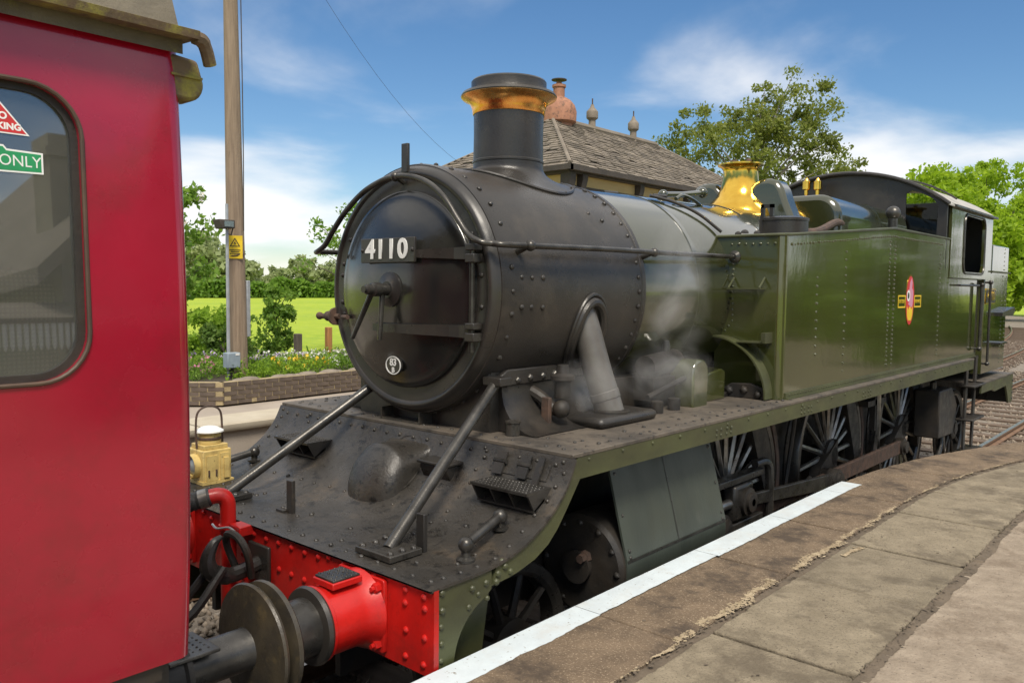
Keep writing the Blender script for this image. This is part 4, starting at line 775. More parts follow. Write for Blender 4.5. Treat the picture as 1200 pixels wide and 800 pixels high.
# hinged box and hinges on the riser
hb = part('deck_locker', MB().prism([(0.83, 1.44), (0.80, 1.50), (0.80, 1.525), (0.94, 1.525), (0.94, 1.46)], 'x', 0.36, 0.58), 'black', bevel=0.006)
obj('lid', MB().box(0.345, 0.595, 0.785, 0.95, 1.526, 1.545), 'black', hb, bevel=0.006)
obj('stud', MB().tube([(0.47, 0.84, 1.36), (0.47, 0.86, 1.45)], 0.016, 8), 'rust_brown', hb)
for x in (0.87, 1.04):
    h_ = part('flap_hinge', MB().prism([(0.955, 1.64), (0.945, 1.64), (0.885, 1.53), (0.90, 1.53)], 'x', x-0.035, x+0.035), 'black'); obj('hinge_pin', MB().tube([(x-0.045, 0.925, 1.592), (x+0.045, 0.925, 1.592)], 0.013, 8), 'steel', h_)
h_ = part('flap_strap', MB().prism([(0.955, 1.645), (0.945, 1.645), (0.86, 1.49), (0.875, 1.49)], 'x', 1.125, 1.165), 'black')
part('front_flap', MB().prism([(0.962, 1.612), (0.955, 1.614), (0.905, 1.535), (0.912, 1.532)], 'x', 0.80, 1.20), 'deck')
# smokebox
sbx = part('smokebox', MB().lathe([(0.70, 0.04), (0.758, 0.05), (0.765, 0.07), (0.765, 1.46), (0.772, 1.465), (0.772, 1.50), (0.74, 1.505)], (0, YF, ZB), (0, 1, 0), 96), 'smokebox', angle=25)
pts = []; nr = []
for yy_, step in ((1.13, 10), (2.42, 7.5)):
    a = 0
    while a < 360: pts.append((0.766*math.cos(R_(a)), yy_, ZB+0.766*math.sin(R_(a)))); nr.append((math.cos(R_(a)), 0, math.sin(R_(a)))); a += step
for yy_, aa in ((1.21, 6), (1.30, 6), (1.40, 6), (1.21, -7), (1.30, -7), (1.40, -7), (1.95, -14), (2.06, -14), (2.1, 42), (2.2, 38)):
    for sg_ in (1, -1): pts.append((sg_*0.766*math.cos(R_(aa)), yy_, ZB+0.766*math.sin(R_(aa)))); nr.append((sg_*math.cos(R_(aa)), 0, math.sin(R_(aa))))
rivets('smokebox_rivets', pts, nr, 0.016, 'smokebox', sbx, 8)
rg = part('smokebox_ring', MB().lathe([(0.755, -0.055), (0.742, -0.03), (0.728, -0.008), (0.712, 0.003), (0.695, 0.002), (0.682, -0.010), (0.60, -0.012), (0.50, -0.012)], (0, YF, ZB), (0, -1, 0), 96), 'black', angle=40)
rivets('ring_bolts', [(0.64*math.cos(R_(a)), YF+0.012, ZB+0.64*math.sin(R_(a))) for a in (8, -8, 172, 188, 165, 195, 30, 150)], (0, -1, 0), 0.016, 'black', rg)
dd = part('smokebox_door', MB().lathe([(0.60, -0.012), (0.598, 0.010), (0.588, 0.019), (0.56, 0.022), (0.52, 0.034), (0.46, 0.055), (0.36, 0.084), (0.24, 0.104), (0.12, 0.116), (0.02, 0.118)], (0, YF, ZB), (0, -1, 0), 96), 'door_black', angle=50)
def dy(r):  # front of the door at radius r
    pr = [(0.02, 0.118), (0.12, 0.116), (0.24, 0.104), (0.36, 0.084), (0.46, 0.055), (0.52, 0.03), (0.6, 0.03)]
    for (a, b), (c_, d) in zip(pr[:-1], pr[1:]):
        if r <= c_: return YF-(b+(d-b)*max(0, r-a)/(c_-a))
    return YF-0.03
for z, x0 in ((2.715, 0.20), (2.275, -0.16)):
    hs_ = MB(); k = 10; X = [x0+(0.60-x0)*i/k for i in range(k+1)]
    yy_ = [dy(math.hypot(x, z-ZB))-0.004 for x in X]; hw = [0.022+0.014*i/k for i in range(k+1)]
    for i in range(k):
        hs_.add([(X[i], yy_[i]-0.022, z-hw[i]), (X[i+1], yy_[i+1]-0.022, z-hw[i+1]), (X[i+1], yy_[i+1]-0.022, z+hw[i+1]), (X[i], yy_[i]-0.022, z+hw[i]), (X[i], yy_[i]+0.02, z-hw[i]), (X[i+1], yy_[i+1]+0.02, z-hw[i+1]), (X[i+1], yy_[i+1]+0.02, z+hw[i+1]), (X[i], yy_[i]+0.02, z+hw[i])], [(0, 1, 2, 3), (3, 2, 6, 7), (0, 4, 5, 1)]+([(0, 3, 7, 4)] if i == 0 else []))
    hs = obj('hinge_strap', hs_, 'black', dd)
    hinge = part('hinge_bracket', MB().box(0.585, 0.655, YF-0.075, YF-0.002, z-0.055, z-0.005).box(0.585, 0.655, YF-0.075, YF-0.002, z+0.012, z+0.05), 'black', bevel=0.006)
part('hinge_rod', MB().tube([(0.615, YF-0.045, 2.16), (0.615, YF-0.045, 2.79)], 0.017, 10), 'steel')
# dart handles
ha = part('door_handle', MB().lathe([(0.105, 0.0), (0.105, 0.012), (0.06, 0.022), (0.05, 0.03)], (0, dy(0)+0.002, ZB), (0, -1, 0), 28), 'black')
obj('spindle', MB().lathe([(0.036, 0), (0.036, 0.05), (0.042, 0.055), (0.042, 0.105), (0.03, 0.11), (0.03, 0.15), (0.02, 0.155), (0.02, 0.175)], (0, dy(0)-0.028, ZB), (0, -1, 0), 18), 'steel', ha)
for yh, a, ln in ((dy(0)-0.06, -90, 0.30), (dy(0)-0.13, -120, 0.34)):
    obj('lever', MB().tube([(0, yh, ZB), (ln*math.cos(R_(a)), yh-0.02, ZB+ln*math.sin(R_(a)))], [0.018, 0.013], 10), 'steel', ha)
# number plate
npl = part('number_plate', MB().box(-0.262, 0.232, 0.868, 0.886, 2.665, 2.812), 'black', bevel=0.004)
tag(npl, 'black cast plate with white numerals 4110')
for ch_, fx in (('4', -0.168), ('1', -0.072), ('1', 0.028), ('0', 0.130)): text('numeral', ch_, 0.160, 'white', npl, (fx, 0.866, 2.741), (1, 0, 0), (0, 0, 1), 0.006, sx=1.12, bold=0.0045)
for x in (-0.245, 0.215): obj('plate_bolt', MB().dome((x, 0.868, 2.74), (0, -1, 0), 0.014), 'black', npl)
for x in (-0.15, 0.12): obj('plate_stand', MB().box(x-0.02, x+0.02, 0.886, 0.93, 2.70, 2.76), 'black', npl)
sc = part('shed_plate', MB().lathe([(0.074, 0), (0.074, 0.012)], (0, 0, 0), (0, -1, 0), 32), 'black')
def ov(me, c_, sz): 
    for v_ in me.vertices: v_.co = (c_[0]+v_.co.x, c_[1]+v_.co.y, c_[2]+v_.co.z*sz)
yo = dy(0.46)-0.008; ov(sc.data, (-0.02, yo, 2.045), 0.80); tag(sc, 'small black oval plate reading 83 B')
rim = obj('rim', MB().lathe([(0.070, 0.0122), (0.070, 0.016), (0.063, 0.016), (0.063, 0.0122)], (0, 0, 0), (0, -1, 0), 32, False), 'white', sc); ov(rim.data, (-0.02, yo, 2.045), 0.80)
text('plate_text', '83', 0.062, 'white', sc, (-0.02, yo-0.015, 2.062), (1, 0, 0), (0, 0, 1), 0.003, bold=0.0015)
text('plate_text', 'B', 0.045, 'white', sc, (-0.02, yo-0.015, 2.015), (1, 0, 0), (0, 0, 1), 0.003, bold=0.001)
# handrail: along the boiler, over the front, back along the far side
arcp = [tuple(at(u, v, y=0.93)) for u, v in ((372, 295), (381, 287), (390, 271), (405, 248), (425, 226), (445, 213), (463, 207), (482, 207), (503, 215), (521, 232), (536, 256), (548, 274), (562, 283))]
path = spline([(-0.84, 3.72, 2.79), (-0.84, 2.2, 2.775), (-0.88, 1.2, 2.755), (-0.885, 1.0, 2.752)]+arcp+[(0.735, 0.98, 2.765), (0.815, 1.10, 2.758), (0.83, 1.9, 2.77), (0.83, 2.8, 2.775), (0.81, 3.72, 2.785)], 6)
hr = part('handrail', MB().tube(path, 0.0175, 12), 'steel')
for x, y, z in ((0.83, 1.20, 2.76), (0.83, 2.50, 2.772), (-0.86, 1.2, 2.757), (-0.84, 2.4, 2.775)):
    sg_ = 1 if x > 0 else -1; obj('handrail_knob', MB().ball((x, y, z), 0.032, 12).tube([(x, y, z), (sg_*0.66, y, z-0.055)], [0.014, 0.022], 10), 'steel', hr)
ap = Vector(arcp[6]); obj('handrail_knob', MB().ball(ap, 0.03, 12).tube([ap, (ap.x, 1.0, ap.z-0.03)], 0.016, 8), 'steel', hr)
for s_ in (1, -1): obj('handrail_flange', MB().lathe([(0.05, 0), (0.05, 0.012), (0.026, 0.03)], (s_*0.81, 3.73, 2.785), (0, -1, 0), 16), 'steel', hr)
# blower cock on the far side of the ring
part('lamp_cock', MB().tube([(-0.66, 1.0, 2.32), (-0.86, 0.97, 2.318)], 0.018, 8).ball((-0.76, 0.985, 2.32), 0.035).ball((-0.84, 0.97, 2.32), 0.026).tube([(-0.58, 0.965, 2.32), (-0.5, 0.945, 2.322)], 0.015, 8).lathe([(0.06, 0), (0.06, 0.02)], (-0.69, 1.0, 2.32), (-1, 0.1, 0), 14), 'rust_brown')
# saddle and brackets under the smokebox
part('saddle', MB().prism([(-0.60, ZP-0.01), (-0.60, 2.05), (0.60, 2.05), (0.60, ZP-0.01)], 'y', 1.13, 2.30), 'smokebox')
for s_ in (1, -1):
    fl_ = [(0.56, 1.95), (0.625, 1.95)]+[(0.625+0.26*(1-math.cos(R_(a))), 1.93-0.245*math.sin(R_(a))) for a in range(0, 91, 10)]+[(0.56, 1.685)]
    part('saddle_flare', MB().prism([(s_*x, z) for x, z in fl_], 'y', 1.20, 2.25), 'smokebox', angle=40)
    sf = part('saddle_flange', MB().prism([(1.17, 1.945), (1.17, 2.005), (1.24, 2.045), (1.70, 2.045), (1.70, 1.955)], 'x', s_*0.60, s_*0.635), 'smokebox', bevel=0.008)
    rivets('flange_nuts', [(s_*0.635, 1.22+0.115*i, 1.965+0.006*i) for i in range(5)], (s_, 0, 0), 0.028, 'steel', sf, 6)
part('ash_chute', MB().prism([(-0.27, 1.755), (-0.27, ZP), (0.10, ZP), (0.10, 1.755), (0.09, 1.755), (0.09, ZP+0.012), (-0.26, ZP+0.012), (-0.26, 1.755)], 'y', 1.03, 1.16), 'deck')
# valve and elbow beside the saddle
ev = part('steam_valve', MB().lathe([(0.05, 0), (0.05, 0.10), (0.075, 0.11), (0.075, 0.135), (0.04, 0.15), (0.035, 0.20)], (0.76, 1.60, 1.86), (0, 0, 1), 12), 'grime')
obj('valve_elbow', MB().tube(spline([(0.60, 1.48, 1.90), (0.68, 1.50, 1.86), (0.74, 1.53, 1.80), (0.80, 1.54, 1.80)], 4), 0.04, 10).ball((0.80, 1.54, 1.80), 0.055), 'grime', ev)
# steam pipes
for s_ in (1, -1):
    pth = spline([(s_*0.655, 1.885, 2.43), (s_*0.715, 1.905, 2.24), (s_*0.775, 1.93, 2.02), (s_*0.82, 1.95, 1.87), (s_*0.865, 1.97, 1.72)], 7)
    sp_ = part('steam_pipe', MB().tube(pth, 0.092, 28), 'pipe_grey', angle=60)
    d_ = (pth[-1]-pth[-8]).normalized()
    obj('pipe_band', MB().lathe([(0.0925, 0), (0.096, 0.004), (0.096, 0.05), (0.0925, 0.054)], pth[21], d_, 28, False), 'pipe_grey', sp_)
    def fl_pt(a, rr=1.0):
        th_ = R_(-21)+0.28*rr*math.sin(a); return (s_*0.772*math.cos(th_), 1.90+0.14*rr*math.cos(a), ZB+0.772*math.sin(th_))
    obj('pipe_collar', MB().tube([fl_pt(2*math.pi*i/40) for i in range(41)], 0.032, 10, False), 'smokebox', sp_)
    obj('collar_plate', MB().tube([fl_pt(2*math.pi*i/40, 1.22) for i in range(41)], 0.014, 8, False), 'smokebox', sp_)
    obj('pipe_base', MB().prism([(0.69*s_, 1.67), (1.01*s_, 1.67), (1.01*s_, 2.30), (0.69*s_, 2.30)], 'z', ZP, ZP+0.065), 'smokebox', sp_, bevel=0.03)
    obj('base_ring', MB().lathe([(0.12, 0), (0.12, 0.012), (0.10, 0.02)], (s_*0.865, 1.97, ZP+0.065), (0, 0, 1), 24), 'smokebox', sp_)
# chimney
ch = part('chimney', MB().lathe([(0.242, 3.33), (0.240, 3.42), (0.238, 3.56), (0.240, 3.700)], (0, 1.93, 0), (0, 0, 1), 64, False), 'smokebox')
def chb(t, j):
    a = 2*math.pi*j; e = (1-math.cos(t*math.pi/2))**1.15; r = 0.242+0.235*e
    x = r*math.cos(a)*(1-0.10*e); y = r*math.sin(a); zs = ZB+math.sqrt(0.768**2-x*x)
    z0 = 3.345; q = math.sin(t*math.pi/2)**0.85; return (x, 1.93+y, z0+(zs+0.004-z0)*q)
obj('chimney_base', MB().grid(chb, 14, 64), 'smokebox', ch, angle=60)
obj('base_flange', MB().tube([chb(1, j/48) for j in range(49)], 0.012, 6), 'smokebox', ch)
pts = [chb(0.985, j/12+0.04) for j in range(12)]; rivets('base_bolts', pts, (0, 0, 1), 0.016, 'black', ch)
obj('barrel_band', MB().lathe([(0.2425, 3.368), (0.2455, 3.372), (0.2455, 3.384), (0.2425, 3.388)], (0, 1.93, 0), (0, 0, 1), 64, False), 'smokebox', ch)
obj('copper_cap', MB().lathe([(0.243, 3.695), (0.247, 3.70), (0.250, 3.73), (0.262, 3.765), (0.285, 3.79), (0.318, 3.803), (0.327, 3.812), (0.327, 3.822), (0.315, 3.832), (0.26, 3.850)], (0, 1.93, 0), (0, 0, 1), 72, False), 'copper', ch)
obj('rim_top', MB().lathe([(0.3275, 3.813), (0.330, 3.820), (0.318, 3.838), (0.262, 3.856), (0.258, 3.875), (0.258, 3.915), (0.250, 3.925), (0.18, 3.925), (0.17, 3.80), (0.17, 3.6)], (0, 1.93, 0), (0, 0, 1), 72, False), 'smokebox', ch)
# boiler, bands, firebox
bo = part('boiler', MB().lathe([(0.752, 2.50), (0.756, 2.52), (0.80, 4.3), (0.84, 5.7), (0.84, 6.1)], (0, 0, ZB), (0, 1, 0), 96, False), 'green_boiler', angle=60)
for y, r in ((3.25, 0.7765), (4.62, 0.812)): obj('boiler_band', MB().lathe([(r-0.002, y-0.03), (r+0.003, y-0.028), (r+0.003, y+0.028), (r-0.002, y+0.03)], (0, 0, ZB), (0, 1, 0), 96, False), 'green_boiler', bo)
def bel(w_, top, r): return [(-w_, 1.7)]+[(w_, 1.7)]+arc(w_-r, top-r, r, 0, 90, 8)+arc(-w_+r, top-r, r, 90, 180, 8)
fbm = MB().prism(bel(0.80, 3.50, 0.24), 'y', 6.0, 8.25); part('firebox', fbm, 'green_boiler', bevel=0.06, angle=60)
part('firebox_band', MB().prism(bel(0.803, 3.503, 0.24), 'y', 7.2, 7.26), 'green_boiler')
bn = part('safety_valve_bonnet', MB().lathe([(0.40, 3.22), (0.37, 3.31), (0.30, 3.385), (0.235, 3.45), (0.20, 3.53), (0.178, 3.62), (0.168, 3.70), (0.172, 3.735), (0.19, 3.752), (0.225, 3.765), (0.225, 3.780), (0.15, 3.786), (0.14, 3.70)], (0, 5.43, 0), (0, 0, 1), 64, False), 'brass', angle=60)
obj('safety_valve', MB().lathe([(0.03, 3.7), (0.03, 3.81), (0.02, 3.83)], (-0.08, 5.43, 0), (0, 0, 1), 10).lathe([(0.03, 3.7), (0.03, 3.81), (0.02, 3.83)], (0.08, 5.43, 0), (0, 0, 1), 10), 'rust_brown', bn)
for s_ in (1, -1):
    part('top_feed_cover', MB().prism([(s_*x, z) for x, z in [(0.10, 3.2), (0.14, 3.50), (0.20, 3.575), (0.27, 3.605), (0.36, 3.605), (0.44, 3.575), (0.49, 3.50), (0.53, 3.38), (0.60, 3.22), (0.70, 3.05), (0.80, 2.80), (0.70, 2.80), (0.4, 3.1)]], 'y', 5.31, 5.57), 'green_boiler', bevel=0.07, angle=70)
# pipes and rods on the boiler top
pr_ = [tuple(at(u, v, x=0.12)) for u, v in ((777, 228), (800, 228), (823, 226))]
rp = part('regulator_rod', MB().tube(pr_, 0.025, 10).ball(pr_[0], 0.042).ball(pr_[2], 0.05), 'green_boiler')
part('lubricator_pipe', MB().tube(spline([tuple(at(u, v, x=0.30)) for u, v in ((792, 233), (800, 229), (812, 234), (822, 243), (823, 252))], 6), 0.016, 8), 'green_boiler')
part('boiler_pipe', MB().tube(spline([(0.25, 3.35, 3.27), (0.38, 3.52, 3.22), (0.52, 3.66, 3.13), (0.66, 3.78, 2.99)], 6), 0.013, 8), 'smokebox')
for x, y in ((0.05, 3.0), (0.25, 3.4)): part('boiler_stud', MB().tube([(x, y, 3.27), (x+0.03, y+0.14, 3.275)], 0.018, 8), 'black')
# side tanks
def ttop(y): return 2.945+0.201*(y-3.73)/2.59 if y < 6.32 else 3.146
emb = None
for s_ in (1, -1):
    o_ = [(s_*x, z) for x, z in ((0.12, 1.683), (1.16, 1.683), (1.16, 2.945), (0.12, 2.945))]; hl = [(s_*x, z) for x, z in arc(0.68, 1.69, 0.47, 0, 180, 24)]
    tk = part('side_tank', MB().prism([(3.79, 1.683), (8.40, 1.683), (8.40, 3.146), (6.32, 3.146), (3.79, ttop(3.79))], 'x', s_*0.62, s_*1.22), 'green', angle=20)
    obj('tank_front', framed(o_, hl, 'y', 3.73, 3.79), 'green', tk)
    cr = [(s_*x, y) for x, y in [(1.16, 3.79)]+arc(1.16, 3.79, 0.06, -90, 0, 8)]
    cm = MB().prism(cr, 'z', 1.683, 2.945); obj('tank_corner', cm, 'green', tk, angle=50)
    obj('tank_beading', MB().tube([(s_*0.55, 3.728, 2.948), (s_*1.15, 3.728, 2.948), (s_*1.20, 3.745, 2.949), (s_*1.222, 3.80, 2.951), (s_*1.222, 6.32, 3.149), (s_*1.222, 8.40, 3.149)], 0.013, 8), 'green_dull', tk)
    obj('base_angle', MB().box(min(s_*1.22, s_*1.25), max(s_*1.22, s_*1.25), 3.80, 9.85, ZP, ZP+0.012).box(min(s_*1.2195, s_*1.232), max(s_*1.2195, s_*1.232), 3.80, 9.85, ZP+0.012, ZP+0.05), 'green_dull', tk)
    rivets('base_rivets', [(s_*1.232, 3.86+0.055*i, ZP+0.034) for i in range(108)], (s_, 0, 0), 0.008, 'green_dull', tk, 5)
    pts = []; nr = []
    for u in (957, 990):
        yv = at(u, 350, x=1.22)[1]
        for i in range(10 if u == 957 else 16): pts.append((s_*1.22, yv, (2.0 if u == 957 else 1.82)+0.07*i))
    for u in (1041, 1047):
        yv = at(u, 350, x=1.22)[1]; pts += [(s_*1.22, yv, 1.80+0.042*i) for i in range(30)]
    yv = at(1100, 350, x=1.22)[1]; pts += [(s_*1.22, yv, 1.80+0.055*i) for i in range(22)]
    pts += [(s_*1.22, 3.85+0.06*i, ttop(3.85+0.06*i)-0.075) for i in range(72)]
    nr = [(s_, 0, 0)]*len(pts)
    e_ = [(s_*0.80, 3.73, 2.28+0.045*i) for i in range(13)]+[(s_*(0.74-0.0*i), 3.73, 2.20), (s_*0.77, 3.73, 2.24)]+[(s_*(0.78+0.06*i), 3.73, 2.885) for i in range(7)]
    pts += e_; nr += [(0, -1, 0)]*len(e_)
    rivets('tank_rivets', pts, nr, 0.0115, 'green', tk, 6)
    ar = part('tank_arch', MB().add(*(lambda A, B: ([(s_*x, y, z) for y in (3.60, 3.74) for x, z in A+B], [(i, i+1, len(A)*2-2-i, len(A)*2-1-i) for i in range(len(A)-1)]+[(len(A)*2+i+1, len(A)*2+i, len(A)*4-1-i, len(A)*4-2-i) for i in range(len(A)-1)]+[(i+1, i, len(A)*2+i, len(A)*2+i+1) for i in range(len(A)*2-1)]))(arc(0.68, 1.69, 0.475, 0, 150, 30), arc(0.68, 1.69, 0.462, 0, 150, 30)[::-1])), 'green_dull')
    rc = part('motion_casing', MB().prism([(s_*0.2, 1.69), (s_*1.15, 1.69), (s_*1.15, 2.2), (s_*0.2, 2.2)], 'y', 4.0, 4.02), 'grime')
    for r0, r1, y0 in ((0.40, 0.45, 3.90), (0.26, 0.29, 3.93)):
        A = arc(0.66, 1.69, r1, 0, 180, 20); B = arc(0.66, 1.69, r0, 0, 180, 20)[::-1]
        obj('casing_rib', MB().prism([(s_*x, z) for x, z in A+B], 'y', y0, 4.0), 'green_grey', rc)
    obj('casing_plate', MB().prism([(s_*x, z) for x, z in arc(0.66, 1.69, 0.41, 0, 180, 20)], 'y', 3.955, 3.995), 'green_grey', rc)
    rivets('casing_bolts', [(s_*(0.66+0.34*math.cos(R_(a))), 3.955, 1.69+0.34*math.sin(R_(a))) for a in (25, 60, 95, 130)]+[(s_*1.09, 3.93, 1.80), (s_*0.95, 3.93, 2.0)], (0, -1, 0), 0.024, 'grime', rc)
    bs = part('frame_bracket', MB().prism([(s_*0.74, ZP), (s_*1.13, ZP), (s_*1.13, 1.76), (s_*1.0, 1.80), (s_*0.84, 1.79), (s_*0.76, 1.74)], 'y', 3.66, 3.70), 'grime', bevel=0.006)
    rivets('bracket_nuts', [(s_*0.83, 3.66, 1.73), (s_*0.95, 3.66, 1.745), (s_*1.07, 3.66, 1.72)], (0, -1, 0), 0.034, 'grime', bs, 6)
    fi = part('tank_filler', MB().lathe([(0.20, 2.93), (0.20, 3.10), (0.207, 3.105), (0.207, 3.125), (0.16, 3.14), (0.05, 3.145)], (s_*0.90, 4.42, 0), (0, 0, 1), 28), 'smokebox')
    obj('filler_clamp', MB().box(s_*0.90-0.13, s_*0.90-0.10, 4.25, 4.28, 2.97, 3.24).box(s_*0.90-0.05, s_*0.90-0.02, 4.25, 4.28, 2.97, 3.24).box(s_*0.90-0.13, s_*0.90-0.02, 4.25, 4.28, 3.21, 3.24), 'black', fi)
    rivets('tank_top_bolts', [(s_*0.70, 4.0, 2.99), (s_*0.76, 4.0, 2.99), (s_*0.85, 4.02, 2.99)], (0, 0, 1), 0.03, 'black', tk)
    q = at(1046, 268, x=1.05); vt = part('tank_vent', MB().lathe([(0.045, 0), (0.045, 0.17), (0.05, 0.175)], (s_*1.05, q[1], 3.13), (0, 0, 1), 14).ball((s_*1.05, q[1], 3.345), 0.075, 16), 'steel')
    tp2 = part('tank_pipe', MB().tube(spline([(s_*0.82, 4.6, 3.10), (s_*0.86, 4.9, 3.05), (s_*0.86, 5.3, 3.08), (s_*0.80, 5.9, 3.20), (s_*0.74, 6.3, 3.19)], 6), 0.035, 10), 'rust_brown')
    # small handrail and step on the tank front
    tl = part('tank_step', MB().box(min(s_*0.80, s_*1.075), max(s_*0.80, s_*1.075), 3.62, 3.73, 2.53, 2.54), 'green_dull')
    for x in (0.81, 1.065): obj('step_stay', MB().tube([(s_*x, 3.725, 2.62), (s_*x, 3.63, 2.54)], 0.008, 6), 'green_dull', tl)
    part('front_lip', MB().box(min(s_*0.90, s_*1.12), max(s_*0.90, s_*1.12), 3.60, 3.73, 2.118, 2.128), 'green_dull')
    part('lip_bracket', MB().box(min(s_*1.105, s_*1.14), max(s_*1.105, s_*1.14), 3.60, 3.73, 2.12, 2.20), 'green_dull')
    if s_ == 1: emb = tk
# emblem on the tank side (towards the platform)
def oval(rx, rz, n=40): return [(rx*math.cos(2*math.pi*i/n), rz*math.sin(2*math.pi*i/n)) for i in range(n)]
ey, ez = 6.93, 2.432; X0 = 1.2215
em = obj('emblem', MB().prism([(ey+a, ez+b) for a, b in oval(0.150, 0.272)], 'x', X0, X0+0.0015), 'brass', emb); tag(em, 'oval red and gold crest transfer')
obj('crest_field', MB().prism([(ey+a, ez+b) for a, b in oval(0.137, 0.256)], 'x', X0+0.0015, X0+0.0022), 'sign_red', em)
obj('crest_lion', MB().prism([(ey+a, ez+b) for a, b in ((-0.06, -0.04), (-0.02, 0.02), (-0.045, 0.10), (-0.02, 0.19), (0.03, 0.235), (0.06, 0.19), (0.05, 0.13), (0.095, 0.10), (0.10, 0.02), (0.085, -0.06), (0.03, -0.075))], 'x', X0+0.0022, X0+0.003), 'petal_pink', em)
obj('crest_wheel', MB().prism([(ey-0.065+a, ez+0.05+b) for a, b in oval(0.055, 0.06, 20)], 'x', X0+0.003, X0+0.0036), 'white', em)
obj('crest_wheel_hub', MB().prism([(ey-0.065+a, ez+0.05+b) for a, b in oval(0.03, 0.034, 16)], 'x', X0+0.0036, X0+0.0042), 'sign_black', em)
obj('crest_crown', MB().prism([(ey+a, ez+b) for a, b in ((-0.09, -0.16), (-0.10, -0.06), (-0.05, -0.10), (0.0, -0.05), (0.05, -0.10), (0.10, -0.06), (0.09, -0.16), (0.05, -0.21), (-0.05, -0.21))], 'x', X0+0.0022, X0+0.003), 'yellow', em)
for a, b in ((-0.40, -0.155), (0.155, 0.40)):
    lb = obj('name_label', framed([(ey+a, ez-0.075), (ey+b, ez-0.075), (ey+b, ez+0.055), (ey+a, ez+0.055)], [(ey+a+0.015, ez-0.060), (ey+b-0.015, ez-0.060), (ey+b-0.015, ez+0.04), (ey+a+0.015, ez+0.04)], 'x', X0, X0+0.0015), 'yellow', em)
    text('label_text', 'BRITISH' if a < 0 else 'RAILWAYS', 0.055, 'yellow', em, (X0+0.0006, ey+(a+b)/2, ez-0.01), (0, 1, 0), (0, 0, 1), 0.001, sx=0.95 if a < 0 else 0.78)
# gear on the running plate ahead of the tank
lb = part('sandbox_cover', MB().prism(rrect(2.90, 3.12, 1.60, 2.02, 0.10, 5), 'x', 0.72, 0.93), 'green', bevel=0.015, angle=50)
lb2 = part('sandbox_side', MB().prism([(3.12, ZP), (3.52, ZP), (3.52, 1.90), (3.46, 1.92), (3.12, 1.88)], 'x', 0.66, 0.86), 'green', bevel=0.01)
lu = part('lubricator', MB().tube([(0.70, 2.62, 1.97), (0.70, 3.02, 2.0)], 0.085, 14).box(0.62, 0.78, 2.6, 3.0, 1.74, 1.9), 'grime')
obj('lubricator_cap', MB().lathe([(0.03, 0), (0.03, 0.05), (0.02, 0.09)], (0.70, 2.90, 2.06), (0, 0, 1), 10), 'steel', lu)
part('reach_rod', MB().tube([(0.80, 2.50, 1.78), (0.86, 2.95, 1.90)], 0.02, 8), 'grime')
for y, r in ((2.72, 0.045), (2.50, 0.042)): part('deck_pot', MB().lathe([(r, 0), (r, 0.08), (r*0.7, 0.085)], (0.88, y, ZP), (0, 0, 1), 14), 'grime')
part('valve_chest', MB().box(-0.62, 0.62, 2.3, 3.9, 1.60, 1.90), 'grime')
